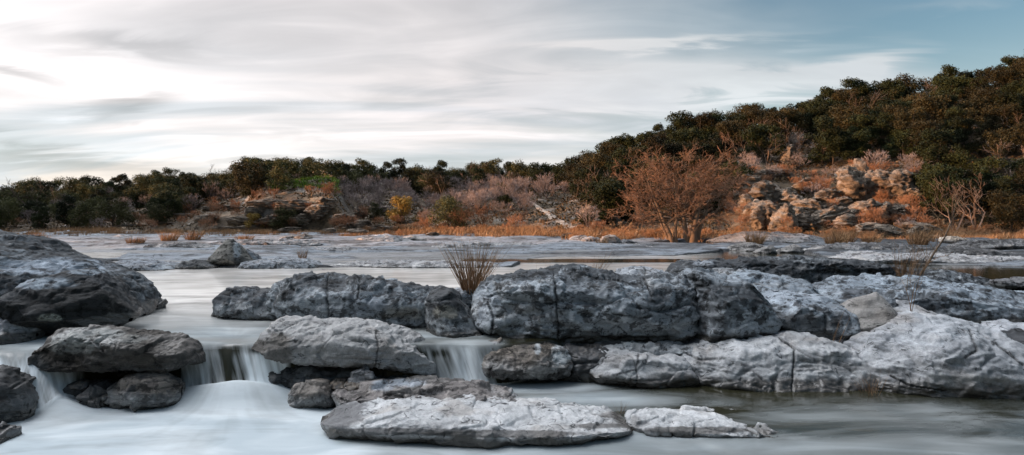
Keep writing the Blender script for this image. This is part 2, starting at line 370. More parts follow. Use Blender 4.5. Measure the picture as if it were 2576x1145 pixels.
    R('dark brown wet ledge linking the foam to the flat slabs', [(800, 975, 1012), (830, 962, 1016), (900, 962, 1014), (970, 965, 1008), (1000, 985, 1004)], .40, 10.1, n=2.4, dk=.7, base=BROWN, wl=-.72, wetn=.1, wetall=.7)
    R('huge central rock wall, smooth pale left end and dark grey cracked face', [(1186, 790, 815), (1190, 745, 840), (1202, 722, 852), (1232, 700, 860), (1270, 688, 864), (1320, 679, 866), (1400, 675, 869), (1440, 677, 868), (1500, 688, 866), (1560, 694, 864), (1620, 694, 866), (1680, 690, 868), (1715, 694, 866), (1738, 712, 860), (1748, 760, 850)], 1.35, 12.3, n=2.7, lean=.12, facets=6, fd=.9, dk=.31, base=C3(.36, .365, .37), topdark=.30, wl=-.02, wetn=.05, strata=.06, sf=5, med=.06, den=1.1,
      cracks=[[(1392, 690), (1400, 740), (1402, 800), (1406, 868)], [(1225, 760), (1240, 800), (1236, 850)], [(1440, 680), (1500, 700), (1560, 705)], [(1540, 790), (1610, 800), (1640, 795)], [(1620, 700), (1640, 745)]],
      patches=[(1300, 745, 55, 36, C3(.46, .45, .44), .75), (1290, 785, 90, 20, C3(.44, .40, .37), .6), (1225, 760, 30, 50, C3(.38, .38, .39), .6), (1570, 840, 90, 14, C3(.42, .42, .42), .6), (1480, 730, 70, 40, C3(.10, .105, .11), .5), (1650, 780, 80, 35, C3(.11, .115, .12), .5)])
    R('dark layered block right of the big central wall, split off by a deep crack', [(1700, 740, 850), (1712, 702, 858), (1740, 684, 864), (1790, 684, 864), (1830, 690, 862), (1880, 708, 858), (1915, 738, 852), (1936, 780, 846), (1946, 830, 843)], 1.15, 12.1, n=2.7, lean=.12, facets=6, dk=.45, base=C3(.33, .335, .34), topdark=.1, wl=.0, wetn=.05, strata=.06, cracks=[[(1745, 690), (1750, 760), (1742, 850)], [(1900, 735), (1935, 770)]], patches=[(1840, 700, 90, 18, C3(.42, .43, .44), .5), (1830, 835, 70, 10, C3(.4, .4, .4), .5)])
    R('grey hollow-topped rock with a swirl of pale limestone, left of the tilted block', [(1880, 780, 850), (1890, 735, 855), (1930, 722, 860), (1985, 733, 862), (2040, 748, 862), (2085, 748, 862), (2112, 765, 860), (2126, 810, 860), (2134, 855, 862)], 1.1, 12.2, n=2.8, lean=.2, facets=5, dk=.40, base=C3(.33, .345, .36), wl=.0, wetn=.07, strata=.04, patches=[(1990, 750, 110, 22, C3(.47, .48, .50), .8), (2010, 815, 110, 34, C3(.085, .082, .08), .85)])
    R('low pale shelf rising behind the hollow-topped rock', [(1760, 715, 740), (1800, 684, 745), (1870, 684, 745), (1960, 694, 745), (2040, 704, 745), (2075, 735, 748)], 1.5, 15.2, n=2.2, lean=.2, dk=.32, base=C3(.33, .345, .36), wl=.0, strata=.03)
    R('tilted angular pale block with a sharp ridge, wedged between rounded rocks', [(2118, 790, 840), (2132, 768, 850), (2155, 745, 858), (2196, 730, 862), (2214, 742, 862), (2240, 782, 850), (2268, 826, 838)], .62, 11.7, n=1.45, facets=-1, fd=.9, lowpale=0, rgh=.012, joint=.3, blk=.03, dk=.05, base=C3(.37, .34, .31), mat=M_PALE, strata=0, med=.02, amp=.04, wl=.1, wetn=.0,
      patches=[(2170, 765, 30, 12, C3(.2, .18, .16), .6)])
    R('small rubble stone in the dark gap below the tilted block', [(2112, 858, 868), (2122, 846, 870), (2150, 842, 872), (2176, 862, 872)], .2, 11.4, dk=.4, base=C3(.3, .29, .28), wl=.0)
    # --- cascade rock and dark recess
    R('brown wet boulder with a white patch on its right shoulder, right of the small cascade', [(1212, 895, 925), (1220, 868, 940), (1245, 860, 948), (1300, 862, 952), (1350, 866, 955), (1395, 868, 955), (1422, 876, 950), (1437, 898, 930), (1442, 915, 922)], .55, 10.7, n=2.9, u=.45, ext=.08, facets=5, dk=.55, base=C3(.20, .155, .12), dkc=C3(.07, .055, .042), wl=-.5, wetn=.06, wetall=.35, strata=.015, med=.04,
      patches=[(1410, 890, 26, 26, C3(.55, .53, .50), .95), (1352, 878, 9, 17, C3(.5, .48, .46), .9), (1245, 868, 30, 10, C3(.33, .33, .34), .5)])
    R('black recessed rock between the brown boulder and the low pale one', [(1395, 885, 950), (1425, 872, 958), (1480, 872, 975), (1530, 878, 980), (1570, 920, 980)], .5, 10.95, n=3, dk=.75, base=C3(.13, .10, .08), wl=-.5, wetn=.1, wetall=.6)
    R('thin pale ledge showing at the foot of the big central wall', [(1485, 885, 900), (1510, 868, 905), (1600, 862, 905), (1700, 862, 905), (1770, 870, 905), (1800, 890, 905)], .45, 11.15, n=2.6, dk=.15, base=C3(.44, .42, .40), wl=-.3)
    R('low pale rounded boulder, left of the long split one at the still water', [(1476, 925, 945), (1484, 898, 955), (1510, 882, 964), (1560, 878, 972), (1620, 880, 978), (1680, 888, 980), (1720, 905, 977), (1745, 930, 972), (1755, 955, 968)], .70, 10.75, n=2.3, u=.4, ext=.1, lean=.15, facets=4, dk=.12, base=C3(.47, .46, .45), blk=.04, mat=M_PALE, wl=-.53, wetn=.13, strata=.015, cracks=[[(1605, 890), (1600, 930), (1540, 945)]], cw=2.2, cdep=.03, patches=[(1545, 905, 55, 24, C3(.27, .26, .25), .5)])
    R('long pale boulder split by a vertical crack, along the still right pool', [(1695, 900, 960), (1715, 884, 970), (1760, 878, 978), (1815, 868, 982), (1860, 854, 985), (1920, 848, 987), (1985, 846, 988), (2050, 848, 990), (2100, 860, 992), (2150, 880, 994), (2200, 912, 996), (2240, 945, 998), (2268, 970, 999), (2288, 990, 1000)], .95, 10.9, n=2.1, u=.33, lean=.3, facets=4, fd=.9, dk=.14, base=C3(.50, .49, .48), blk=.04, mat=M_PALE, wl=-.55, wetn=.12, strata=.04, sf=4, med=.045, den=1.1,
      cracks=[[(1960, 850), (1998, 878), (1996, 930), (1992, 990)], [(1720, 885), (1760, 905), (1820, 900)]], patches=[(1870, 925, 110, 14, C3(.24, .235, .23), .45), (2110, 925, 130, 11, C3(.20, .19, .18), .55)])
    R('largest pale grey boulder at the right, dome topped, above the dark pool', [(2120, 910, 960), (2160, 872, 990), (2200, 845, 998), (2260, 820, 1003), (2300, 804, 1006), (2335, 797, 1008), (2400, 800, 1011), (2460, 812, 1013), (2520, 835, 1016), (2576, 875, 1019), (2640, 900, 1022), (2720, 960, 1024)], 1.05, 10.75, n=2.15, u=.33, lean=.32, facets=4, fd=.92, dk=.13, base=C3(.45, .45, .455), blk=.04, mat=M_PALE, wl=-.55, wetn=.13, strata=.025, med=.04, den=1.1,
      cracks=[[(2440, 830), (2455, 880), (2430, 900)], [(2240, 945), (2290, 970), (2380, 985)], [(2500, 860), (2576, 920)]], patches=[(2470, 890, 90, 40, C3(.26, .265, .27), .5), (2430, 965, 140, 24, C3(.50, .46, .42), .5), (2330, 850, 90, 20, C3(.52, .53, .54), .5)])
    R('pale shelf at the right frame edge behind the domed boulder', [(2470, 850, 900), (2500, 820, 905), (2576, 816, 905), (2700, 822, 905), (2800, 850, 905)], .9, 12.3, n=2.2, lean=.3, dk=.08, base=C3(.50, .50, .51), mat=M_PALE, wl=-.3)
    # --- right ledges
    R('broad rippled ledge behind the tilted block, white scoured left corner', [(2050, 760, 800), (2065, 728, 812), (2100, 705, 818), (2160, 698, 820), (2240, 700, 822), (2300, 704, 822), (2380, 712, 824), (2450, 720, 826), (2520, 732, 828), (2620, 745, 830), (2760, 760, 830), (2850, 800, 830)], 1.6, 14.3, n=2.3, lean=.35, facets=5, dk=.42, base=C3(.34, .36, .38), wl=.0, strata=.06, med=.05, amp=.08, patches=[(2090, 745, 30, 40, C3(.46, .47, .48), .7), (2180, 755, 60, 30, C3(.16, .16, .165), .5), (2500, 770, 60, 16, C3(.46, .47, .48), .7)])
    R('rounded grey hump in front of the rippled ledge, right of the tilted block', [(2195, 830, 850), (2215, 785, 855), (2245, 765, 858), (2290, 762, 860), (2340, 770, 860), (2370, 800, 860), (2385, 830, 860)], .75, 12.9, n=2.2, lean=.2, dk=.15, base=C3(.38, .38, .385), mat=M_PALE, wl=.1, strata=.03, sf=8)
    R('dark flat rock band across the water at the right, thinly bedded', [(1672, 690, 702), (1700, 668, 705), (1745, 654, 706), (1830, 648, 708), (1900, 645, 710), (1980, 648, 712), (2080, 652, 715), (2160, 660, 716), (2230, 668, 718), (2262, 680, 720), (2290, 695, 722)], 1.6, 20.5, n=3.2, facets=4, dk=.68, base=C3(.20, .20, .20), wl=.0, wetn=.03, strata=.07, sf=5, amp=.12, med=.08, patches=[(1770, 660, 30, 8, C3(.4, .4, .41), .7)])
    R('low dark ledge carrying the bare sapling', [(2230, 700, 712), (2280, 682, 716), (2360, 678, 718), (2420, 686, 720), (2470, 700, 722), (2500, 712, 722)], 1.4, 19.5, n=2.4, dk=.5, base=C3(.24, .24, .24), wl=.0, strata=.05)
    R('small pale rock hump in the pool behind the central wall', [(1540, 690, 698), (1560, 678, 700), (1600, 672, 702), (1650, 678, 702), (1690, 690, 700)], 1.0, 19.0, n=2.1, dk=.15, base=C3(.38, .37, .37), wl=.0)
    R('low rounded slab in the bright pool at the far right edge', [(2500, 705, 715), (2530, 702, 718), (2600, 700, 718), (2700, 710, 716)], .6, 18.5, n=2, dk=.4, base=C3(.22, .2, .19), wl=.0)
    R('flat dark rock behind the tall grass in the middle row', [(1130, 730, 745), (1150, 722, 750), (1180, 725, 752), (1215, 735, 752)], .5, 14.5, n=2.2, dk=.3, base=C3(.36, .35, .35), wl=.0)
    # --- foreground flat slabs
    R('brown rough slab behind the large flat pale one', [(820, 1000, 1015), (850, 985, 1020), (920, 972, 1020), (1000, 968, 1020), (1100, 966, 1020), (1200, 974, 1018), (1260, 986, 1016), (1300, 1000, 1014), (1330, 1012, 1016)], .62, 9.75, n=2.4, facets=3, dk=.35, base=C3(.25, .205, .18), dkc=C3(.08, .07, .06), wl=-.68, wetn=.03, wetall=.5, amp=.06, strata=.02, patches=[(1010, 962, 70, 10, C3(.42, .43, .45), .8), (960, 975, 40, 8, C3(.4, .41, .43), .7)])
    R('large flat pale slab in the foreground with a black wet rim', [(812, 1045, 1060, 8.9), (830, 1022, 1075, 8.9), (870, 1004, 1090, 8.9), (930, 992, 1100, 8.9), (1000, 988, 1105, 8.9), (1100, 986, 1108, 8.9), (1200, 992, 1108, 8.9), (1300, 1003, 1106, 8.85), (1400, 1012, 1100, 8.8), (1480, 1018, 1092, 8.8), (1540, 1030, 1086, 8.75), (1575, 1045, 1080, 8.75), (1590, 1065, 1076, 8.75)], .85, n=3.0, ty=.72, u=.2, ext=.2, facets=0, fd=.96, dk=.02, base=PB, mat=M_PALE, wl=-.71, wetn=.085, wetall=0, amp=.07, med=.025, strata=.0, den=1.25, rgh=.035, joint=.3, blk=.03,
      patches=[(850, 1040, 70, 42, C3(.13, .125, .125), .85), (980, 1086, 200, 10, C3(.085, .08, .075), .8), (1260, 1092, 260, 10, C3(.08, .072, .065), .8), (1520, 1072, 70, 8, C3(.11, .10, .09), .8), (1080, 1000, 110, 6, C3(.34, .32, .30), .5)])
    R('smaller flat pale slab with a frayed wet edge, right of the large one', [(1574, 1048, 1068), (1590, 1036, 1078), (1640, 1029, 1088), (1700, 1029, 1096), (1760, 1032, 1098), (1830, 1041, 1096), (1900, 1054, 1092), (1960, 1066, 1086), (1995, 1074, 1082)], .55, 8.8, n=2.3, ty=.4, u=.2, ext=.2, facets=0, dk=.04, base=PB, mat=M_PALE, wl=-.72, wetn=.05, amp=.04, med=.02, strata=.0, den=1.2, patches=[(1600, 1060, 16, 20, C3(.15, .14, .13), .6), (1740, 1083, 160, 10, C3(.10, .09, .08), .85), (1930, 1074, 50, 8, C3(.14, .13, .12), .7)])
    # --- far shelf rocks
    R('pointed boulder on the far shelf with black and white stripes down its ridge', [(512, 668, 674), (530, 648, 675), (550, 625, 676), (570, 604, 676), (580, 599, 676), (592, 600, 676), (606, 618, 676), (622, 645, 676), (640, 668, 675)], .9, 27.5, n=1.35, facets=-3, lowpale=0, amp=.03, med=.02, blk=.05, dk=.2, base=C3(.23, .20, .165), wl=.0, wetn=.05, strata=0,
      patches=[(597, 625, 10, 30, C3(.5, .5, .5), .8), (585, 612, 5, 14, C3(.05, .05, .05), .8), (605, 655, 22, 10, C3(.06, .055, .05), .8)])
    R('grey shoulder rock leaning on the right of the pointed boulder', [(600, 660, 672), (608, 634, 673), (622, 624, 673), (640, 636, 673), (657, 658, 672)], .7, 29, n=1.8, facets=-2, dk=.3, base=C3(.25, .25, .255), wl=.0)
    R('low dark rock at the water left of the pointed boulder', [(440, 670, 675), (455, 658, 676), (490, 652, 677), (530, 655, 677), (550, 668, 676)], .7, 26.6, n=2.2, facets=5, dk=.5, base=C3(.20, .185, .165), wl=.0)
    R('flat pale cracked slab at the pool edge right of the pointed boulder', [(605, 672, 678), (625, 658, 679), (690, 652, 680), (760, 653, 680), (800, 658, 679), (812, 670, 678)], 1.3, 27.2, n=3, facets=2, dk=.1, base=C3(.34, .335, .34), wl=.0, wetn=.02, cracks=[[(692, 650), (696, 680)]], cw=2)
    R('flat grey slab lying in the pool left of the pointed boulder', [(262, 672, 682), (300, 658, 683), (360, 656, 683), (430, 664, 682), (452, 674, 681)], 1.3, 26.2, n=2.3, facets=2, dk=.15, base=C3(.30, .30, .31), wl=.0, wetn=.02)
    R('square upright block of grey rock below the orange grass', [(1508, 605, 616), (1514, 594, 617), (1530, 590, 618), (1546, 592, 618), (1560, 606, 617), (1566, 614, 617)], .8, 47, n=3, facets=6, dk=.15, base=C3(.30, .27, .25), wl=.1, strata=0, mat=M_FAR)
    R('low rock running right from the square upright block', [(1552, 612, 618), (1570, 603, 619), (1590, 604, 619), (1612, 614, 619)], .8, 47, dk=.3, base=C3(.24, .24, .25), wl=.1, mat=M_FAR)
    R('dark rounded rock at the far right channel, left of the wedge rock', [(1826, 630, 637), (1845, 618, 638), (1870, 610, 638), (1900, 610, 638), (1930, 618, 637), (1945, 630, 636)], 1.2, 40, n=2.2, dk=.45, base=C3(.25, .24, .23), wl=.0, wetn=.03, mat=M_FAR)
    R('wedge of rock standing in the far right channel', [(1896, 636, 642), (1915, 624, 643), (1938, 616, 643), (1950, 622, 642), (1953, 636, 641)], .7, 37, n=2, facets=7, dk=.35, base=C3(.25, .24, .23), wl=.0, mat=M_FAR)
    R('second wedge, paler, right of the one in the channel', [(1950, 634, 641), (1975, 622, 642), (2003, 613, 642), (2012, 625, 641), (2040, 638, 640)], .8, 38, n=2, facets=7, dk=.3, base=C3(.28, .27, .26), wl=.0, mat=M_FAR)
    R('split grey boulder against the orange scrub at the centre', [(1008, 604, 610), (1018, 594, 611), (1032, 590, 612), (1050, 596, 612), (1066, 600, 612), (1076, 609, 611)], .9, 52, n=2.2, facets=8, dk=.25, base=C3(.33, .30, .28), wl=.2, mat=M_FAR)
    R('flat dark rock beside a low brown one on the far shelf', [(742, 598, 603), (752, 589, 604), (770, 588, 604), (786, 596, 603)], .9, 55, facets=7, dk=.3, base=C3(.24, .2, .17), wl=.2, mat=M_FAR)
    R('low brown slab left of the small dark rock on the far shelf', [(706, 598, 602), (716, 592, 603), (735, 593, 603), (744, 600, 602)], .8, 56, facets=5, dk=.15, base=C3(.3, .27, .25), wl=.2, mat=M_FAR)
    R('broad grey hump on the far shelf below the central scrub', [(880, 606, 612), (905, 592, 613), (950, 587, 613), (990, 592, 613), (1020, 603, 613), (1045, 609, 612)], 2.0, 50, n=2.2, dk=.25, base=C3(.30, .30, .31), wl=.1, mat=M_FAR, name='rock_hump', cat='rock')
    R('slanting flat slab on the far shelf, left of the square block', [(1432, 604, 610), (1442, 592, 611), (1470, 594, 612), (1510, 600, 612), (1524, 608, 612)], 1.0, 49, n=3, dk=.2, base=C3(.32, .31, .31), wl=.1, mat=M_FAR)
    R('small rounded grey mound on the far shelf next to the slanting slab', [(1556-10, 610, 611), (1575-30, 604, 612), (1590-20, 608, 611)], .5, 48.3, dk=.2, wl=.1, mat=M_FAR)
    R('smooth dark slope rising right of the old bare trees', [(1780, 606, 616), (1830, 592, 617), (1880, 584, 617), (1950, 584, 617), (2030, 590, 617), (2090, 602, 616)], 2.2, 50, n=2.1, lean=.3, dk=.35, base=C3(.25, .245, .25), wl=.1, mat=M_FAR, name='rock_slope', cat='rock')
    R('pale sloping slab between grass tufts on the right shore', [(2370, 598, 612), (2385, 592, 614), (2415, 598, 614), (2435, 610, 613)], .9, 47, dk=.1, base=C3(.44, .37, .30), wl=.2, mat=M_FAR)
    for (lb, st, B, Y, dkk, bs) in [
        ('dark layered ledge stretching right from the pale wedge in the channel', [(2010, 632, 641), (2050, 620, 642), (2130, 612, 642), (2220, 611, 642), (2290, 618, 642), (2330, 634, 641)], 2.0, 41, .5, .24),
        ('long pale-topped ledge below the sapling, above the dark right pool', [(2080, 652, 659), (2150, 642, 661), (2260, 637, 663), (2380, 640, 666), (2500, 644, 668), (2620, 648, 668), (2700, 660, 668)], 2.2, 31, .25, .42),
        ('dark stepped ledge at the right frame edge under the grass bank', [(2400, 622, 634), (2440, 608, 636), (2520, 604, 637), (2600, 604, 637), (2680, 612, 636)], 2.2, 42, .55, .24),
        ('blackish low shelf in the middle of the right ledges', [(2280, 636, 646), (2330, 626, 648), (2420, 623, 649), (2500, 628, 649), (2560, 640, 648)], 1.8, 36, .6, .2),
        ('pale water-worn lip left of the right ledges', [(2090, 641, 648), (2140, 634, 649), (2200, 634, 650), (2260, 642, 649)], 1.2, 35, .1, .44),
        ('grey rippled mound on the left shelf near the shore', [(540, 612, 620), (600, 604, 621), (700, 602, 621), (790, 606, 621), (850, 616, 620)], 2.4, 47, .4, .30),
        ('dark undercut ledge crossing the left shelf', [(360, 622, 630), (400, 613, 632), (470, 610, 632), (540, 616, 632), (570, 627, 631)], 1.8, 43, .5, .26),
        ('low grey ledge behind the thin brown stalks', [(700, 634, 642), (760, 625, 643), (860, 623, 643), (960, 628, 643), (1000, 640, 642)], 1.7, 39, .35, .33),
        ('rippled grey swell on the shelf beyond the tall reeds', [(1080, 622, 630), (1130, 613, 632), (1220, 610, 632), (1320, 612, 632), (1390, 624, 631)], 2.2, 45, .3, .33),
        ('smooth pale mound below the square upright block', [(1400, 628, 636), (1450, 620, 637), (1540, 615, 637), (1640, 618, 637), (1720, 630, 636)], 2.0, 43, .15, .42),
        ('pale worn lip where the shelf meets the bright pool', [(830, 668, 674), (880, 661, 675), (1000, 658, 675), (1120, 660, 675), (1230, 662, 675), (1300, 671, 674)], 1.5, 28, .12, .36)]:
        R(lb, st, B, Y, n=2.6, facets=3, dk=dkk, base=C3(bs, bs, bs*1.02), wl=.0, wetn=.01, strata=.06, sf=6, amp=.12, med=.09, name='rock_ledge', cat='rock ledge', mat=M_FAR)
    R('small low rock in the grass by the left shore', [(272, 600, 603), (290, 590, 604), (318, 592, 604), (336, 601, 603)], 1.0, 56, n=2, dk=.25, base=C3(.28, .28, .29), wl=.2, mat=M_FAR)

# ------------------------------------------------------------------ ground
EDGE = np.array([(-400, 668), (160, 668), (262, 672), (445, 674), (660, 677), (810, 675), (1180, 673), (1290, 674), (1318, 662), (1335, 652), (1400, 647), (1600, 646), (1700, 645), (1790, 637), (1850, 632), (2020, 640), (2110, 650), (2200, 660), (2330, 666), (2420, 670), (2600, 672), (3000, 676)], float)
SKYG = np.array([(-900, 530), (-300, 532), (0, 528), (330, 505), (560, 488), (690, 464), (850, 464), (1000, 476), (1290, 474), (1420, 480), (1500, 446), (1600, 405), (1700, 375), (1800, 352), (1900, 335), (2000, 338), (2050, 315), (2200, 285), (2300, 268), (2450, 250), (2576, 195), (2900, 110), (3600, 60)], float)
def foot(px): return np.interp(px, [-500, 400, 900, 1200, 1450, 1700, 2300, 3000], [76, 74, 70, 64, 58, 57, 57, 57])
def ytop(px): return np.interp(px, [-500, 1300, 1700, 3000], [112, 110, 98, 96])
def ground_z(px, Y):
    px = np.asarray(px, float); Y = np.asarray(Y, float)
    x = (px-CX)*Y/F; P = np.stack([x, Y, np.zeros_like(x)], -1).reshape(-1, 3)
    sh = px.shape; R = lambda a: a.reshape(sh)
    py0 = HY+CAMZ*F/Y
    # river bed
    z = -0.9+R(fbm(P, .5, 3, 3))*.15 + np.where(Y < 10.2, -.7, 0)
    # far rock shelf
    e = np.interp(px, EDGE[:, 0], EDGE[:, 1])+R(fbm(P, .25, 3, 8))*3.5
    sh_m = sst(0.0, 1.6, e-py0)
    sh_z = .05+.05*sst(30, 60, Y)*4+R(fbm(P, 1, 4, 21, (.10, .17, 1)))*.5+.07*R(fbm(P, 1, 3, 25, (.4, .7, 1)))
    q = sh_z/.11; fr = q-np.floor(q); sh_z = (np.floor(q)+sst(.55, 1, fr))*.11*.55+sh_z*.45
    sh_z = np.maximum(sh_z, .022)
    def ell(cx, cy, rx, ry): return np.hypot((px-cx)/rx, (py0-cy)/ry)
    inlet = np.minimum.reduce([ell(250, 641, 115, 5.5), ell(220, 648, 90, 6), ell(360, 661, 125, 3.6), ell(560, 661, 200, 1.8), ell(1060, 659, 200, 3.4), ell(1230, 657, 120, 5.5), ell(1780, 613, 130, 2.0), ell(1960, 633, 130, 5.5), ell(1950, 646, 100, 4)])
    inlet = inlet+R(fbm(P, .4, 2, 77))*.25
    sh_z = np.where(inlet < 1.15, sh_z-.6*(1-sst(.9, 1.15, inlet)), sh_z)
    isl = np.minimum.reduce([ell(1515, 641, 48, 1.8), ell(1590, 643, 30, 1.2)])
    z = z*(1-sh_m)+sh_z*sh_m
    z = np.where(isl < 1.1, np.maximum(z, .06*(1-sst(.7, 1.1, isl))), z)
    # ledge mass under the right-hand rocks
    m2 = sst(1445, 1500, px)*sst(10.7, 11.1, Y)*(1-sst(15.5, 16.5, Y+sst(1700, 2100, px)*-1.5))
    z = np.maximum(z, -1+m2*(.93+R(fbm(P, 2, 3, 4))*.15))
    m3 = sst(1120, 1150, px)*(1-sst(1200, 1240, px))*sst(12.6, 13.2, Y)*(1-sst(14.6, 15.2, Y))
    z = np.maximum(z, -1+m3*(1.08+R(fbm(P, 2, 3, 4))*.12))
    # banks and hills
    ft, yt = foot(px), ytop(px)
    t = (Y-ft)/(yt-ft)
    zt = CAMZ+(HY-np.interp(px, SKYG[:, 0], SKYG[:, 1]))*yt/F
    rt = sst(1380, 1600, px)
    lf = 1-sst(380, 500, px)*1.0
    cl = sst(420, 520, px)*(1-sst(820, 900, px))
    c2 = sst(600, 660, px)*(1-sst(860, 900, px))
    prof_l = np.interp(t, [0, .06, .10, .3, .6, 1], [0, .03, .28, .42, .72, 1])*cl*(1-c2)+np.interp(t, [0, .06, .10, .3, .6, 1], [0, .06, .5, .84, .93, 1])*cl*c2+np.interp(t, [0, .1, .5, 1], [0, .06, .55, 1])*(1-cl)
    cr = sst(1820, 1900, px)*(1-sst(2420, 2500, px))
    prof_r = np.interp(t, [0, .12, .2, .28, .36, 1], [0, .02, .10, .16, .31, 1])*cr+np.interp(t, [0, .15, .3, 1], [0, .03, .16, 1])*(1-cr)
    tt = np.clip(t, 0, 1)
    hill = zt*((prof_l*(1-rt)+prof_r*rt))
    hill = np.where(t > 1, zt+(Y-yt)*(.0+rt*.02)-(Y-yt)**2*.0002*(Y-yt < 120), hill)
    hill = hill+R(fbm(P, .12, 4, 55))*1.3*sst(.05, .5, t)+R(fbm(P, .6, 3, 58))*.35*sst(0, .1, t)
    z = np.where(t > 0, np.maximum(z, 0)+hill, z)
    return z
def gz1(x, Y): return float(ground_z(np.array([CX+F*x/Y]), np.array([Y]))[0])
def hit(px, py, lo=40.0, hi=130.0):
    Ys = np.linspace(lo, hi, 700); g = ground_z(np.full(700, px, float), Ys); r = CAMZ-(py-HY)*Ys/F
    w = np.nonzero(g >= r)[0]
    Y = Ys[w[0]] if len(w) else hi
    return np.array([(px-CX)*Y/F, Y, float(np.interp(Y, Ys, g))])

def build_ground():
    U = np.linspace(-1.15, 1.15, 860)*F+CX
    Ys = np.concatenate([np.linspace(5, 24, 130), np.geomspace(24, 62, 420)[1:], np.linspace(62, 125, 260)[1:], np.geomspace(125, 420, 40)[1:]])
    PX, YY = np.meshgrid(U, Ys, indexing='ij')
    Z = ground_z(PX, YY); X = (PX-CX)*YY/F
    P = np.stack([X, YY, Z], -1); W = P.reshape(-1, 3)
    N = np.abs(grid_normals(P, False)).reshape(-1, 3)
    px = PX.ravel(); Y = YY.ravel(); py0 = HY+CAMZ*F/Y
    c = np.tile(C3(.235, .26, .29), (len(W), 1))*(1+.28*fbm(W, 1, 4, 2, (.15, .3, 1))[:, None])
    m = fbm(W, 1, 5, 31, (.16, .3, 1))+.5*fbm(W, 1, 4, 33, (.9, .7, 1))
    c = mix(c, np.tile(C3(.10, .10, .105), (len(W), 1)), sst(-.06, .20, m)*.88)
    c = mix(c, np.tile(C3(.48, .44, .42), (len(W), 1)), sst(.15, .5, fbm(W, 1, 4, 41, (.08, .22, 1)))*.4)
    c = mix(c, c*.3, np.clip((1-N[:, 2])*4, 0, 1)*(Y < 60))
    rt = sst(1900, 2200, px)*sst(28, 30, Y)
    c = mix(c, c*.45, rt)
    # pools edges
    wetk = (1-sst(.01, .05, W[:, 2]))*(Y > 20)
    c = mix(c, np.tile(C3(.14, .13, .12), (len(W), 1)), wetk*.7)
    # soil and litter of the bank
    s = sst(-2.5, .5, Y-foot(px)+3*fbm(W, .2, 3, 5))
    soil = np.tile(C3(.10, .072, .046), (len(W), 1))*(1+.5*fbm(W, .8, 4, 61)[:, None])
    soil = mix(soil, np.tile(C3(.30, .21, .13), (len(W), 1)), sst(0, .4, fbm(W, .25, 3, 63))*(1-sst(4, 12, Y-foot(px)))*.9)
    soil = mix(soil, np.tile(C3(.34, .31, .28), (len(W), 1)), sst(.12, .35, fbm(W, .35, 4, 66)+.3*(1-N[:, 2]))*.55)
    c = mix(c, soil, s)
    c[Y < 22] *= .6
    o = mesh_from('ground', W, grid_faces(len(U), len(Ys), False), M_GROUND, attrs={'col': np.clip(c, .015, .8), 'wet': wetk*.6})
    tag(o, kind='structure')
    # path down the central bank
    pts = []
    for a, b2, w in ((1335, 508, 5), (1352, 522, 8), (1372, 535, 11), (1392, 548, 15), (1412, 560, 18), (1436, 572, 24), (1462, 582, 30)):
        pts.append((a, b2, w))
    pts = np.array(pts, float); q = np.linspace(0, 1, 60); tt = np.linspace(0, 1, len(pts))
    V = []
    for k in q:
        a, b2, w = (np.interp(k, tt, pts[:, i]) for i in range(3))
        h = hit(a, b2, 56)
        hw = w*h[1]/F*.75
        for s in np.linspace(-1, 1, 9):
            xx = h[0]+s*hw*(1+.15*math.sin(k*40+s)); V.append((xx, h[1], gz1(xx, h[1])+.10-.06*abs(s)**3))
    V = np.array(V)
    cc = np.tile(C3(.42, .34, .28), (len(V), 1))*(1+.3*fbm(V, 1.5, 3, 9)[:, None])
    tag(mesh_from('path', V, grid_faces(60, 9, False), M_GROUND, attrs={'col': cc, 'wet': np.zeros(len(V))}), kind='structure')
    # unseen ridge at left and slope behind the viewpoint, added to shade the foreground
    g = np.arange(-480, 481, 6.0); GX, GY = np.meshgrid(g, g, indexing='ij'); xx, yy = GX.ravel(), GY.ravel()
    Pn = np.stack([xx, yy, np.zeros_like(xx)], -1)
    rp = np.interp(yy, [-300, -140, -60, -20, 4, 12, 26, 34, 60, 84, 110, 135], SHADE_RIDGE)
    z = -2.2+rp*np.exp(-((xx+160)/32)**2)+24*np.exp(-((yy+48)/20)**2)*(1+.2*fbm(Pn, .02, 2, 3))
    z += fbm(Pn, .03, 3, 14)*1.5*(np.abs(xx+160) < 90)
    cc = np.tile(C3(.07, .065, .035), (len(Pn), 1))*(1+.5*fbm(Pn, .1, 4, 15)[:, None])
    V = np.stack([xx, yy, z], -1)
    tag(mesh_from('shade_hills', V, grid_faces(len(g), len(g), False), M_GROUND, attrs={'col': cc, 'wet': np.zeros(len(V))}), kind='structure')
SHADE_RIDGE = [20, 30, 36, 38, 36, 16, 16, 25, 23, 17, 8, 0]  # heights of the added ridge, shaped by where its shadow should fall

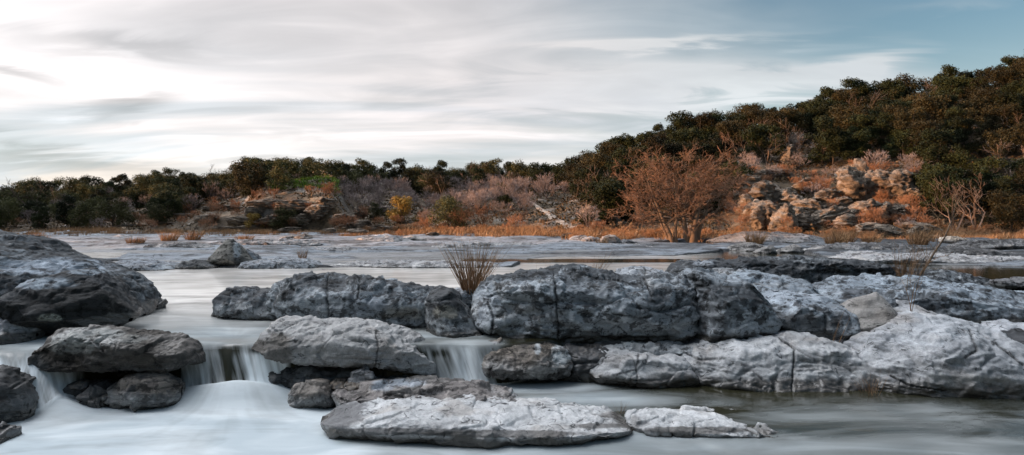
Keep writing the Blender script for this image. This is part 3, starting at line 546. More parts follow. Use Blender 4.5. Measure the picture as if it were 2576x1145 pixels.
# ------------------------------------------------------------------ water
def water_mat():
    m, nt, b = newmat('river_water'); g = NT(nt)
    pos = g.n('ShaderNodeNewGeometry').outputs['Position']
    foam = g.attr('foam'); pool_sheen = g.attr('pool_sheen'); fall = g.attr('fall'); fl = g.attr('flow', 'Vector')
    st = g.noise(fl, 1.0, 5, .55, .3)
    sp = g.noise(g.vmul(pos, (.45, 1.6, 1)), 1.0, 5, .6, .8)
    s = g.n('ShaderNodeMix', data_type='FLOAT'); g.set(s.inputs[0], fall); g.set(s.inputs[2], sp); g.set(s.inputs[3], st)
    s = s.outputs[0]
    k = g.m('ADD', foam, g.m('MULTIPLY', g.m('SUBTRACT', s, .5), g.mapr(fall, 0, 1, 1.15, 1.8)), clamp=True)
    k = g.m('MULTIPLY', k, g.mapr(foam, 0, .12))
    deep = g.mixc(g.noise(pos, .35, 3), (.010, .012, .008), (.040, .036, .018))
    fc = g.mixc(g.mapr(g.noise(g.vmul(pos, (.6, 1.1, 1)), .9, 4, .5, 1.0), .35, .65), (.60, .65, .67), (.44, .50, .53))
    g.set(b.inputs['Roughness'], g.mapr(k, 0, .5, .09, .75))
    g.set(b.inputs['Specular IOR Level'], g.mapr(k, .1, .7, .5, .1))
    b.inputs['IOR'].default_value = 1.4
    g.set(b.inputs['Coat Weight'], pool_sheen); b.inputs['Coat Roughness'].default_value = .14; b.inputs['Coat IOR'].default_value = 1.6
    fc = g.mixc(fall, fc, (.84, .89, .91)); fc = g.mixc(pool_sheen, fc, (.95, .90, .84)); g.set(b.inputs['Base Color'], g.mixc(k, deep, fc))  # upper pool gets a cream tone painted in for reflected sky
    wv = g.noise(g.vmul(pos, (.35, 1.8, 1)), 1.2, 4, .5, .4)
    bp = g.n('ShaderNodeBump'); g.set(bp.inputs['Strength'], g.mapr(g.m('ADD', foam, fall), 0, .3, .07, .3)); bp.inputs['Distance'].default_value = .05
    g.set(bp.inputs['Height'], g.m('ADD', wv, g.m('MULTIPLY', g.m('MULTIPLY', st, fall), 1.2))); g.set(b.inputs['Normal'], bp.outputs[0])
    return m
def build_water():
    U = np.linspace(-.84, .84, 1100)*F+CX
    Ys = np.concatenate([np.linspace(6.0, 9.2, 110), np.linspace(9.2, 11.2, 360)[1:], np.linspace(11.2, 20, 150)[1:], np.geomspace(20, 75, 60)[1:]])
    PX, Y = np.meshgrid(U, Ys, indexing='ij')
    X = (PX-CX)*Y/F
    P = np.stack([X, Y, 0*X], -1).reshape(-1, 3); R = lambda a: a.reshape(X.shape)
    crest = np.interp(PX, [-200, 0, 60, 110, 160, 300, 450, 500, 560, 620, 640, 700, 760, 1080, 1130, 1200, 1280, 1420, 1500, 2900], [10.3, 10.2, 10.2, 10.35, 10.6, 10.75, 10.72, 10.72, 10.70, 10.66, 10.62, 10.62, 10.7, 10.72, 10.68, 10.62, 10.66, 11.35, 11.4, 11.4])
    crest = crest+.03*R(fbm(P, 1, 2, 9, (4, 1, 1)))
    low = np.interp(X, [-2.6, -1.5, 0, 3, 6], [-.75, -.68, -.56, -.56, -.56])
    low = np.where(Y < 10.3, np.minimum(low, low-.17*sst(10.3, 7.6, Y)*sst(-2, 0, X)), low)
    wd = np.interp(PX, [0, 130, 170, 450, 560, 640, 720, 1080, 1240, 1300], [.85, .85, .8, .38, .40, .30, .34, .24, .24, .24])
    t = np.clip((crest-Y)/wd, 0, 1.0)
    s = np.where(t < .5, t*t*1.6, 1-(1-t)**1.5*1.697)      # rounded lip, then a steep curtain
    s = sst(0, 1, t)*.35+np.clip(s, 0, 1)*.65
    # a step half way down the white sheet of the left falls
    up = -.35*sst(1460, 1500, PX)*(1-sst(13.2, 14, Y))
    z = up+(low-up)*s
    fall = sst(.02, .40, t)*(1-sst(.9, 1.0, t))
    # gentle slide of the rapids above the lip
    z -= .05*np.exp(-((crest-Y+.05)/.35)**2)*(PX < 1300)*(Y > crest)*0
    mound = lambda cx, cy, rx, ry, h: h*np.exp(-((PX-cx)/rx)**2-((Y-cy)/ry)**2)
    z += mound(500, 10.15, 100, .32, .20)+mound(655, 10.12, 110, .34, .27)+mound(590, 10.05, 40, .2, .04)+mound(1165, 10.28, 60, .14, .05)+mound(150, 9.75, 60, .25, .16)
    z += mound(480, 15.2, 60, .5, .05)+mound(430, 13.6, 90, .6, .03)-mound(420, 15.8, 90, .4, .03)
    z += R(fbm(P, 1, 3, 31, (.6, 1.8, 1)))*.018*(Y < 17)+R(fbm(P, 1, 3, 35, (.4, 1.5, 1)))*.02*(Y < 10.3)*(PX < 1000)
    P = np.stack([X, Y, z], -1); W = P.reshape(-1, 3)
    px, py = proj(W); Yf = Y.ravel(); tf = t.ravel(); ff = fall.ravel()
    G = lambda cx, cy, rx, ry: np.exp(-(np.abs((px-cx)/rx))**2.4-np.abs((py-cy)/ry)**2.4)
    wob = fbm(W, 1, 3, 71, (.6, 1.5, 1))
    foam = np.zeros(len(W))
    # upper rapids
    foam = np.maximum(foam, .42*sst(728, 790, py)*(py < 900)*(Yf > crest.ravel()-.1)*(1-sst(1200, 1300, px)))
    foam = np.maximum(foam, .30*G(480, 760, 120, 14))
    foam = np.maximum(foam, .62*G(560, 835, 200, 28))
    foam = np.maximum(foam, .80*G(60, 860, 140, 30)*(Yf > 9.5))
    # falls
    wx = px+wob*10-(py-870)*.28
    fo = .95*(1-sst(150, 220, px))+.62*sst(452, 470, px)*(1-sst(520, 560, wx))+1.15*sst(578, 632, px+wob*14)*(1-sst(715, 735, px))+.46*sst(1070, 1085, px)*(1-sst(1130, 1160, px))+1.05*sst(1130, 1160, px)*(1-sst(1225, 1262, px))
    fo = fo*(.78+.75*fbm(np.stack([(wx-px*.0)*.0022*F/100, W[:, 2]*.35, 0*px], -1), 1, 3, 12)+.35*fbm(np.stack([wx*.11, W[:, 2]*.5, 0*px], -1), 1, 2, 15))
    foam = np.where(tf > .04, foam*(1-ff)+fo*ff, foam)
    foam *= 1-.6*G(592, 880, 34, 26); foam *= 1-.6*G(612, 945, 18, 34); foam *= 1-.8*G(650, 882, 34, 9); foam *= 1-.7*G(1105, 888, 26, 10)
    foam *= 1-.5*G(1215, 885, 18, 22)
    # lower pool
    lowm = (tf >= .9)
    fl = .97*(1-sst(760, 1150, px+(py-1060)*-.6+wob*60))
    fl = np.maximum(fl, .9*G(480, 985, 130, 60)); fl = np.maximum(fl, .95*G(680, 990, 110, 60)); fl = np.maximum(fl, .9*G(1190, 965, 110, 22))
    fl = np.maximum(fl, .85*G(1330, 975, 190, 18)); fl = np.maximum(fl, .55*G(1520, 1000, 230, 22)); fl = np.maximum(fl, .85*G(1430, 948, 50, 8))
    fl = np.maximum(fl, (.62-.26*sst(1100, 2500, px))*sst(1055, 1125, py+wob*22+(px-1800)*-.01))
    fl = np.maximum(fl, .14+.10*wob); fl = np.maximum(fl, .24*G(1980, 1048, 330, 22))
    fl *= 1-.95*sst(1016, 965, py-(px-1500)*.03+wob*8)*sst(1470, 1680, px+wob*60)
    fl *= 1-.75*G(905, 1108, 60, 12)*(1)-.0  # foam thinned here to paint a shadow on the white water
    fl *= 1-.45*G(2090, 1062, 70, 6)
    foam = np.where(lowm, np.maximum(fl, foam*0), foam)
    foam = np.where(ff > 0, np.maximum(foam, 0), foam)
    pool_sheen = (1-sst(725, 850, py))*(1-sst(1800, 1900, px))*(1-sst(1120, 1180, px)*(1-sst(1700, 1760, px))*sst(650, 652, py)*(1-sst(661, 664, py))); pool_sheen = np.maximum(pool_sheen, (py < 652)*(px < 420)*1.0)
    foam = np.maximum(foam, pool_sheen*(.72+.35*wob)*(px < 1850)*sst(1850, 1700, px))  # whitens the upper pool to paint the bright sky's reflection
    pool_sheen = np.maximum(pool_sheen, (Yf > 30)*(px > 1780)*(py < 640)*.8)
    th = np.arctan2(W[:, 1]-10.75, W[:, 0]+4.4); rr = np.hypot(W[:, 1]-10.75, W[:, 0]+4.4)
    rad = np.stack([th*3.2, rr*.45, rr*0], -1); nz = fbm(rad, 1, 3, 5)+.5*fbm(rad*np.array([3.5, 1.2, 1]), 1, 3, 8)
    foam = np.where(ff < .05, foam*(1+.26*nz*(px < 1500)+.25*fbm(W, .9, 3, 6)), foam)
    flow = np.stack([W[:, 0]*9+W[:, 2]*1.6*9*.25, W[:, 1]*.4, W[:, 2]*.8], -1)
    o = mesh_from('water', W, grid_faces(len(U), len(Ys), False), water_mat(), attrs={'pool_sheen': pool_sheen, 'foam': np.clip(foam, 0, 1), 'fall': ff, 'flow': flow})
    tag(o, kind='structure')

# ------------------------------------------------------------------ plants
def tubes(segs, k=4):
    """segs: (n,8) p0, p1, r0, r1 -> verts, quads"""
    s = np.array(segs, np.float32); p0, p1, r0, r1 = s[:, :3], s[:, 3:6], s[:, 6], s[:, 7]
    d = p1-p0; d /= np.linalg.norm(d, axis=1, keepdims=True)+1e-9
    ref = np.where(np.abs(d[:, 2:3]) > .9, np.array([[1., 0, 0]]), np.array([[0, 0, 1.]]))
    a = np.cross(d, ref); a /= np.linalg.norm(a, axis=1, keepdims=True)+1e-9; b = np.cross(d, a)
    V = []
    for r, p in ((r0, p0), (r1, p1)):
        for j in range(k):
            t = 2*np.pi*j/k; V.append(p+r[:, None]*(a*math.cos(t)+b*math.sin(t)))
    V = np.stack(V, 1); n = len(s); base = (np.arange(n)*2*k)[:, None, None]
    f = np.array([[j, (j+1) % k, k+(j+1) % k, k+j] for j in range(k)])[None]
    return V.reshape(-1, 3), (base+f).reshape(-1, 4)
def leaf_quads(cen, nor, size, rg):
    n = len(cen); r = rg.normal(size=(n, 3)); nor = nor+.9*rg.normal(size=(n, 3)); nor /= np.linalg.norm(nor, axis=1, keepdims=True)+1e-9
    a = np.cross(nor, r); a /= np.linalg.norm(a, axis=1, keepdims=True)+1e-9; b = np.cross(nor, a)
    s = size*rg.uniform(.6, 1.35, (n, 1)); w = s*rg.uniform(.45, .8, (n, 1))
    V = np.stack([cen-a*s*.5, cen+b*w*.5, cen+a*s*.6, cen-b*w*.5], 1)
    return V.reshape(-1, 3), np.arange(n*4).reshape(-1, 4)
def crown(rg, H, Wd, nl, leaves, size, mat, name='crown', low=.25, parent=None):
    cs = []
    for k in range(nl):
        h = rg.uniform(low, .95); rr = Wd/2*(1.05-.62*max(0, h-.35)**1.3*1.4)*math.sqrt(rg.uniform(.05, 1.25)); th = rg.uniform(0, 6.283)
        cs.append((rr*math.cos(th), rr*math.sin(th), h*H, rg.uniform(.10, .24)*Wd))
    cs.append((0, 0, H*.55, Wd*.3)); cs.append((0, 0, H*.85, Wd*.18))
    cs = np.array(cs); w = cs[:, 3]**2; w /= w.sum(); idx = rg.choice(len(cs), leaves, p=w)
    d = rg.normal(size=(leaves, 3)); d /= np.linalg.norm(d, axis=1, keepdims=True)
    rad = cs[idx, 3]*rg.uniform(.45, 1.0, leaves)**.5
    rad *= 1+.6*perlin(d*2.2+idx[:, None]*3.7)
    dd = d*np.array([1, 1, .78])
    cen = cs[idx, :3]+dd*rad[:, None]
    V, Fq = leaf_quads(cen, d, size, rg)
    v = np.repeat(np.clip(.5+.5*perlin(cen*1.1)+rg.normal(0, .18, leaves), 0, 1), 4)
    return mesh_from(name, V, Fq, mat, parent, attrs={'v': v}, smooth=False), cs
def branchy(rg, root, height, spread, levels, nb, r0, up=.35, wob=.25, first=6, dirs=None, len0=None, taper=.6, lenf=.68):
    segs = []; tips = []
    def grow(p, d, L, r, lv):
        n = 3 if lv < levels else 2
        for i in range(n):
            d = d+rg.normal(0, wob, 3)*.5; d[2] += up*.12; d /= np.linalg.norm(d)
            q = p+d*L/n; r2 = r*(.86 if lv < levels else .7)
            segs.append((*p, *q, r, r2, lv)); p = q; r = r2
            if lv < levels and i > 0:
                for _ in range(nb if lv > 0 else max(1, nb-1)):
                    e = rg.normal(0, 1, 3); e -= e.dot(d)*d; e /= np.linalg.norm(e)
                    dd = d*.75+e*spread; dd /= np.linalg.norm(dd)
                    grow(p, dd, L*lenf*rg.uniform(.75, 1.15), r*taper, lv+1)
        tips.append((p, d))
    for k in range(first):
        if dirs is not None: d = np.array(dirs[k], float)
        else:
            th = 2*np.pi*(k+rg.uniform(-.3, .3))/first; d = np.array([math.cos(th)*spread, math.sin(th)*spread, 1.0])
        d /= np.linalg.norm(d)
        grow(np.array(root, float)+rg.normal(0, .03, 3)*height*.1, d, len0 or height*.5, r0, 0)
    return np.array(segs), tips
def seg_mesh(name, segs, mat, k=3, parent=None, rg=None, v=None):
    V, Fq = tubes(segs[:, :8], k)
    vv = np.repeat(np.clip((rg or RNG).uniform(.1, .9, len(segs)) if v is None else v, 0, 1), 2*k)
    return mesh_from(name, V, Fq, mat, parent, attrs={'v': vv}, smooth=k > 3)

def proto_evergreen(seed, H, Wd, mat, nm='juniper_tree', leaves=8600, size=.165, low=.2):
    rg = np.random.default_rng(seed); root = empty(nm)
    cr, cs = crown(rg, H, Wd, 22, leaves, size, mat, 'crown', low, root)
    segs = [(0, 0, -.4, 0, 0, H*.5, .13*H/4, .07)]
    for c in cs[:9]: segs.append((0, 0, H*rg.uniform(.15, .4), c[0]*.8, c[1]*.8, c[2], .055, .02))
    seg_mesh('trunk', np.array(segs), M_BARKD, 5, root)
    return root
def proto_bare(seed, H, mat, name='bare_shrub', first=11, spread=.5):
    rg = np.random.default_rng(seed)
    segs, tips = branchy(rg, (0, 0, 0), H, spread, 3, 2, .024*H/3, up=.9, first=first, len0=H*.42, lenf=.62)
    keep = segs[:, 8] >= 0; s = segs[keep]; s[:, 6:8] = np.maximum(s[:, 6:8], .009)
    return seg_mesh(name, s, mat, 3, rg=rg, v=np.clip(.25+.2*s[:, 8]+rg.normal(0, .15, len(s)), 0, 1))
def blades(rg, n, R, H, w, curl=.5, seg=4, lean=(0, 0), spread=.5, jit=.35):
    th = rg.uniform(0, 6.283, n); rr = R*np.sqrt(rg.uniform(0, 1, n))
    b = np.stack([rr*np.cos(th), rr*np.sin(th), np.zeros(n)], -1)
    d = np.stack([np.cos(th)*spread*rr/max(R, 1e-6)+rg.normal(0, .12, n)+lean[0], np.sin(th)*spread*rr/max(R, 1e-6)+rg.normal(0, .12, n)+lean[1], np.ones(n)], -1)
    L = H*rg.uniform(1-jit*1.6, 1.05, n)
    side = rg.normal(size=(n, 3)); side[:, 2] = 0; side /= np.linalg.norm(side, axis=1, keepdims=True)
    cv = rg.normal(0, curl, (n, 2))+np.array(lean)*curl
    V = np.zeros((n, (seg+1)*2, 3))
    for k in range(seg+1):
        t = k/seg; p = b+d*(L*t)[:, None]; p[:, :2] += cv*(L*t*t)[:, None]*.4; p[:, 2] -= (np.abs(cv).sum(1)*L*t*t)*.12
        ww = w*(1-.8*t); V[:, 2*k] = p-side*ww/2; V[:, 2*k+1] = p+side*ww/2
    f = np.array([[2*k, 2*k+1, 2*k+3, 2*k+2] for k in range(seg)])
    Fq = (np.arange(n)[:, None, None]*(seg+1)*2+f[None]).reshape(-1, 4)
    v = np.repeat(rg.uniform(0, 1, n), (seg+1)*2)
    return V.reshape(-1, 3), Fq, v
def tuft(name, loc, label, cat, seed, n, R, H, w, mat, group=None, **kw):
    V, Fq, v = blades(np.random.default_rng(seed), n, R, H, w, **kw)
    o = mesh_from(name, V, Fq, mat, attrs={'v': v}, smooth=False); o.location = loc
    return tag(o, label, cat, group)

def build_plants():
    rg = np.random.default_rng(11)
    jun = [proto_evergreen(s, h, w, M_JUN, low=l) for s, h, w, l in ((1, 4.6, 3.9, .12), (2, 5.2, 3.6, .1), (3, 4.0, 4.2, .15))]
    oak = [proto_evergreen(s, h, w, M_OAK, 'oak_tree', leaves=7600, low=l) for s, h, w, l in ((4, 4.6, 4.8, .25), (5, 4.0, 5.2, .2), (6, 5.2, 4.6, .35))]
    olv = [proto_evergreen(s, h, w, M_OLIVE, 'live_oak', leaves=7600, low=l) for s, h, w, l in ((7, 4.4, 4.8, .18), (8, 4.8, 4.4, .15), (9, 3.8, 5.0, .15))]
    bare = [proto_bare(s, h, M_TWIG, spread=sp) for s, h, sp in ((21, 2.6, .55), (22, 3.2, .5), (23, 2.2, .7))]
    rbare = [proto_bare(s, h, M_RTWIG, name='russet_shrub', spread=sp) for s, h, sp in ((31, 2.2, .6), (32, 1.8, .75))]
    M_BTW = leaf_mat('bare_branches', (.09, .065, .05), (.26, .19, .15), .2)
    btree = []
    for s_ in (61, 62):
        q_, _ = branchy(np.random.default_rng(s_), (0, 0, 0), 5, .6, 3, 2, .085, up=.8, first=3, len0=2.3, lenf=.62)
        q_[:, 6:8] = np.maximum(q_[:, 6:8], .012); btree.append(seg_mesh('bare_tree', q_, M_BTW, 3))
    used = set()
    def place(proto, x, Y, s, label, cat, group, zoff=-.05, sz=None):
        if id(proto) in used: o = copy_tree(proto)
        else: o = proto; used.add(id(proto))
        o.location = (x, Y, gz1(x, Y)+zoff); o.rotation_euler = (0, 0, rg.uniform(0, 6.283)); o.scale = (s, s, s*(sz or 1))
        o.rotation_euler[0] = rg.normal(0, .04)
        return tag(o, label, cat, group)
    def zone(px, t, pc):
        if pc: return 'on the right-hand hill'
        return 'on the far left bank' if px < 620 else 'on the bank at the picture centre'
    pts = []
    # jittered rows following the bank
    nE = nB = nR = 0
    cand = [(x, Y, 3.25) for Y in np.arange(58, 112, 3.25) for x in np.arange(5, 92, 3.25)]+[(x, Y, 2.9) for Y in np.arange(70, 124, 2.9) for x in np.arange(-96, 5, 2.9)]
    for xb, Yb, sp in cand:
        for _ in (0,):
            x = xb+rg.uniform(-.45, .45)*sp; Y = Yb+rg.uniform(-.45, .45)*sp
            px = CX+F*x/Y
            if px < -60 or px > 2640: continue
            ft, yt = float(foot(px)), float(ytop(px)); t = (Y-ft)/(yt-ft)
            if t < .05 or t > 1.12: continue
            z = gz1(x, Y); py = HY+F*(CAMZ-z)/Y
            right = px > 1430
            if 1330 < px < 1470 and 500 < py < 592: continue                      # path
            if 1560 < px < 1880 and py > 545 and t < .2: continue                 # open grass round the cypresses
            if right:
                pe = np.interp(t, [0, .1, .25, .4, 1], [.0, .12, .50, .84, .88])
                if 1850 < px < 2330 and 425 < py < 600: pe = .0; 
                if px > 2350: pe = np.interp(t, [0, .1, 1], [.1, .8, .98])
                if rg.uniform() < .25 and 1850 < px < 2330 and 425 < py: continue
            else:
                pe = np.interp(t, [0, .2, .45, .75, 1], [.08, .32, .50, .85, .97])
                if px < 420: pe = max(pe, .55)
                if 900 < px < 1430: pe = np.interp(t, [0, .5, .8, 1], [.08, .12, .35, .95])
                if 665 < px < 855 and .2 < t < .66: continue                     # green patch
                if 450 < px < 840 and 505 < py < 590 and rg.uniform() < .6: continue
                if py > 540 and rg.uniform() < .4: continue
            if rg.uniform() < pe:
                
                if rg.uniform() < (.10 if right else .05):
                    where = zone(px, t, right)
                    place(btree[rg.integers(2)], x, Y, rg.uniform(.8, 1.15), f"leafless grey-brown tree standing among evergreens {where}", 'tree', f"leafless trees {where}"); continue
                isj = rg.uniform() < (.62 if right else .38)
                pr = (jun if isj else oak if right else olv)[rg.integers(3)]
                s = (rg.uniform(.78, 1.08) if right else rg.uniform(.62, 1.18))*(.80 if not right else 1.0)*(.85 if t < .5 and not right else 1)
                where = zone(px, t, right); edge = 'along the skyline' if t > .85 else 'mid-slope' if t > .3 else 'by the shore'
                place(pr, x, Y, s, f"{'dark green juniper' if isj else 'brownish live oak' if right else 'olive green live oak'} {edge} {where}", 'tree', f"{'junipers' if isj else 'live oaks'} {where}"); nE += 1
            else:
                low = t < .30 or (right and t < .5)
                if low and rg.uniform() < .7:
                    where = zone(px, t, right)
                    place(rbare[rg.integers(2)], x, Y, rg.uniform(.55, 1.0), f"leafless russet shrub {where}", 'shrub', f"russet shrubs {where}"); nR += 1
                else:
                    where = zone(px, t, right)
                    place(bare[rg.integers(3)], x, Y, rg.uniform(.65, 1.15), f"leafless mauve grey brush {'high' if t > .55 else 'low'} {where}", 'shrub', f"grey leafless shrubs {where}"); nB += 1
    print('trees', nE, nB, nR, len([o for o in bpy.data.objects if o.name.startswith('juniper_tree')]))
    for Yb in np.arange(66, 112, 3.0):
        for xb in np.arange(-96, 8, 3.0):
            x = xb+rg.uniform(-1.4, 1.4); Y = Yb+rg.uniform(-1.4, 1.4); px = CX+F*x/Y; t = (Y-float(foot(px)))/(float(ytop(px))-float(foot(px)))
            if px < -60 or px > 1430 or t < .06 or t > .95 or rg.uniform() < (.55 if px < 850 else .35): continue
            if (660 < px < 860 and .18 < t < .68) or (1330 < px and t < .7): continue
            if nB < 285:
                where = zone(px, t, False); lo_ = t < .28
                place((rbare if lo_ else bare)[rg.integers(2)], x, Y, rg.uniform(.6, 1.0), f"leafless russet shrub {where}" if lo_ else f"leafless mauve grey brush {'high' if t > .55 else 'low'} {where}", 'shrub', f"{'russet' if lo_ else 'grey leafless'} shrubs {where}"); nB += 1
    # particular plants of the photograph
    def at_px(proto, px, py, s, label, cat, nm=None, sz=None, lo=50):
        h = hit(px, py, lo); o = place(proto, h[0], h[1], s, label, cat, None, sz=sz)
        if nm: o.name = nm
        return o
    gp = proto_evergreen(41, 3.0, 3.2, M_GOLD, 'golden_tree', leaves=4200, size=.17, low=.12)
    at_px(gp, 1012, 562, .95, 'golden yellow bushy tree low on the central bank', 'tree', 'golden_tree')
    g2 = copy_tree(gp); h = hit(640, 578); g2.location = h; g2.scale = (.55,)*3; tag(g2, 'small golden bush at the foot of the left cliff', 'tree')
    for (px, py, s, lb) in ((1092, 488, .75, 'olive tree standing among grey brush, upper of two, central bank'), (1112, 512, .8, 'olive tree standing among grey brush, lower of two, central bank'), (635, 500, .95, 'broad olive tree just left of the bright green patch')):
        at_px(oak[0], px, py, s, lb, 'tree', lo=70)
    for (px, py, s, lb) in ((1015, 505, 1.25, 'large rounded mauve grey brush left of the two olive trees'), (955, 515, .95, 'mauve grey brush sloping down to the left cliff'), (1245, 505, 1.15, 'domed silver grey brush below the far fence'), (1375, 500, 1.3, 'biggest domed grey brush beside the path'), (1310, 530, .9, 'pale brush at the top of the path')):
        at_px(bare[1], px, py, s, lb, 'shrub', lo=66)
    for (px, py, s, lb) in ((1160, 580, 1.35, 'tall russet thicket at the shore, left one'), (1215, 575, 1.4, 'tall russet thicket at the shore, right one'), (1300, 585, 1.0, 'rounded dense russet bush left of the path foot'), (370, 585, .9, 'brown bush at the foot of the dark left bank'), (520, 585, .9, 'brown bush below the left ledges')):
        at_px(rbare[0], px, py, s, lb, 'shrub', lo=55)
    M_ORS = leaf_mat('orange_scrub', (.17, .085, .045), (.42, .24, .13), .25)
    osc = [proto_bare(s_, 1.3, M_ORS, name='scrub_bush', first=16, spread=sp_) for s_, sp_ in ((51, .8), (52, 1.0))]
    k = 0
    while k < 95:
        px = rg.uniform(880, 2640); Y = float(foot(px))+rg.normal(1.2, 2.2)
        if px < 1000 and rg.uniform() < .5: continue
        if 1860 < px < 2400 and rg.uniform() < .35: continue
        place(osc[rg.integers(2)], (px-CX)*Y/F, Y, rg.uniform(.55, 1.15), 'low tangled orange scrub bush on the sunlit far shore', 'shrub', 'orange scrub along the far shore', sz=.8); k += 1
    for k in range(80):
        px = rg.uniform(1840, 2330); py = rg.uniform(430, 585); h = hit(px, py, 55)
        place(rbare[rg.integers(2)], h[0], h[1]-.5, rg.uniform(.5, .95), 'russet bush rooted among the blocks of the right-hand cliff', 'shrub', 'russet bushes in the right-hand cliff', zoff=.35)
    for k in range(22):
        px = rg.uniform(450, 860); py = rg.uniform(500, 585); h = hit(px, py, 60)
        place(rbare[rg.integers(2)], h[0], h[1]-.6, rg.uniform(.5, .9), 'brown bush rooted among the ledges of the left cliff', 'shrub', 'brown bushes in the left cliff', zoff=.3)
    # dead tree on the skyline
    r2 = np.random.default_rng(5); h = hit(1281, 478, 80)
    sg, _ = branchy(r2, (0, 0, 0), 5, .75, 2, 2, .10, first=3, len0=1.9, lenf=.6)
    o = seg_mesh('dead_tree', sg, M_BARKD, 4); o.location = h; o.scale = (1.25,)*3; tag(o, 'leafless dead tree sticking up above the central skyline', 'tree')
    # bright green patch
    r3 = np.random.default_rng(8); Vs = []; Fs = []; vs = []; off = 0
    for k in range(420):
        px = r3.uniform(680, 845); Yq = foot(px)+r3.uniform(.22, .62)*(ytop(px)-foot(px)); h = np.array([(px-CX)*Yq/F, Yq, gz1((px-CX)*Yq/F, Yq)])
        V, Fq, v = blades(r3, 26, .45, .55, .05, seg=2); Vs.append(V+h); Fs.append(Fq+off); vs.append(v); off += len(V)
    tag(mesh_from('green_grass', np.vstack(Vs), np.vstack(Fs), M_GREEN, attrs={'v': np.concatenate(vs)}, smooth=False), 'bright green grass patch on the ledge above the left cliff', 'grass', kind='stuff')
    # low brush covering the slopes
    n = 105000; r4 = np.random.default_rng(9)
    pxs = r4.uniform(-80, 2660, n); ts = r4.uniform(.02, 1.15, n)**.8; Yq = foot(pxs)+ts*(ytop(pxs)-foot(pxs)); zs = ground_z(pxs, Yq)
    cen = np.stack([(pxs-CX)*Yq/F, Yq, zs], -1); dens = fbm(cen, .25, 3, 99) > -.12
    cen = cen[dens]; cen[:, 2] += r4.uniform(0, 1.3, len(cen))*r4.uniform(0, 1, len(cen))*sst(-.1, .3, fbm(cen, .5, 3, 98))
    V, Fq = leaf_quads(cen, np.tile([0, -.2, 1.], (len(cen), 1)), .30, r4)
    v = np.repeat(np.clip(.5+.7*fbm(cen, .3, 3, 5)+r4.normal(0, .2, len(cen)), 0, 1), 4)
    tag(mesh_from('undergrowth', V, Fq, M_BRUSH, attrs={'v': v}, smooth=False), 'low brown undergrowth covering both banks between the trees', 'undergrowth', kind='stuff')
    # dry grass of the shore
    Vs = []; Fs = []; vs = []; off = 0; r5 = np.random.default_rng(10)
    for k in range(2600):
        px = r5.uniform(-40, 2640); Yf = float(foot(px))
        Y = Yf+r5.normal(0, 1.0)*3.2+1.0
        if px < 900: Y = Yf+r5.normal(-1, 1.0)*3
        dn = float(fbm(np.array([[px*Y/F*.5, Y, 0]]), .45, 2, 7)[0])
        if px < 900 and dn < .05: continue
        if px > 1800 and dn < -.05: continue
        if dn < -.12: continue
        x = (px-CX)*Y/F
        V, Fq, v = blades(r5, 34, .38, r5.uniform(.35, .75)*(1.25 if 1000 < px < 1700 else .9), .035, seg=2, lean=(.15, 0))
        Vs.append(V+np.array([x, Y, gz1(x, Y)-.02])); Fs.append(Fq+off); vs.append(np.clip(v*.7+.3*r5.uniform(0, 1), 0, 1)); off += len(V)
    tag(mesh_from('dry_grass', np.vstack(Vs), np.vstack(Fs), M_GRASS, attrs={'v': np.concatenate(vs)}, smooth=False), 'dry orange grass along the far shore', 'grass', kind='stuff')
    # isolated tufts on the shelf
    tl = [(340, 612, .5, 'on the far left shelf'), (425, 606, .9, 'in front of the dark left bank'), (485, 604, .8, 'left shore'), (615, 606, .5, 'beyond the pointed boulder'), (95, 612, .6, 'beside the big left slope'), (90, 600, .5, 'far left edge of shelf'),
          (1900, 614, 1.0, 'above the dark channel rock'), (2100, 614, 1.1, 'on the right ledges'), (2125, 612, 1.2, 'right ledges, tallest pair'), (2190, 612, .8, 'beside the pale slab'), (2310, 616, 1.3, 'left of the sapling'), (2390, 604, .8, 'behind the sapling')]
    for i, (px, py, hgt, w) in enumerate(tl):
        h = hit(px, py, 36); tuft('grass_tuft', h, f'orange dry grass tuft {w}', 'grass', 60+i, 260, .55, hgt, .03, M_GRASS, 'orange tufts standing on the far shelf', lean=(.1, 0))
    # --- near grasses
    tuft('reed_clump', at(1188, 742, 14.4), 'tall fan of tawny stems growing between the two middle rocks', 'grass', 91, 200, .17, 1.18, .017, M_REED, lean=(.0, 0), spread=.5, curl=.28, jit=.2, seg=6)
    tuft('reed_clump', at(760, 650, 30), 'narrow brown stalks standing on the pale shelf', 'grass', 92, 90, .18, .62, .014, M_REED, lean=(0, 0), spread=.25)
    tuft('reed_clump', at(1498, 694, 13.2), 'sparse stems leaning right behind the central rock wall', 'grass', 93, 42, .13, .55, .0065, M_REED, lean=(.32, 0), spread=.4, curl=.4)
    tuft('reed_clump', at(1385, 680, 13.0), 'few thin stalks behind the crown of the central wall', 'grass', 94, 9, .5, .42, .0055, M_REED, spread=.1)
    tuft('reed_clump', at(2285, 695, 18.5), 'dense brown stems left of the bare sapling', 'grass', 95, 120, .30, 1.1, .010, M_REED, lean=(.15, 0), spread=.25)
    tuft('grass_clump', at(2190, 996, 9.9), 'thin dry stalks against the split pale boulder at the waterline', 'grass', 96, 44, .12, .42, .0055, M_REED, lean=(0, 0), spread=.55)
    tuft('grass_clump', at(1560, 1040, 8.7), 'tiny wisp of grass between the two flat slabs', 'grass', 97, 16, .05, .18, .004, M_REED, spread=.4)
    tuft('grass_clump', at(2105, 862, 11.0), 'a few long yellow stalks in the gap before the tilted block', 'grass', 98, 9, .10, .62, .007, M_REED, lean=(.25, 0), spread=.5, curl=.5)
    tuft('grass_clump', at(1648, 880, 11.2), 'wisp of pale grass at the foot of the central wall', 'grass', 99, 16, .08, .20, .005, M_REED, lean=(-.1, 0), spread=.7)
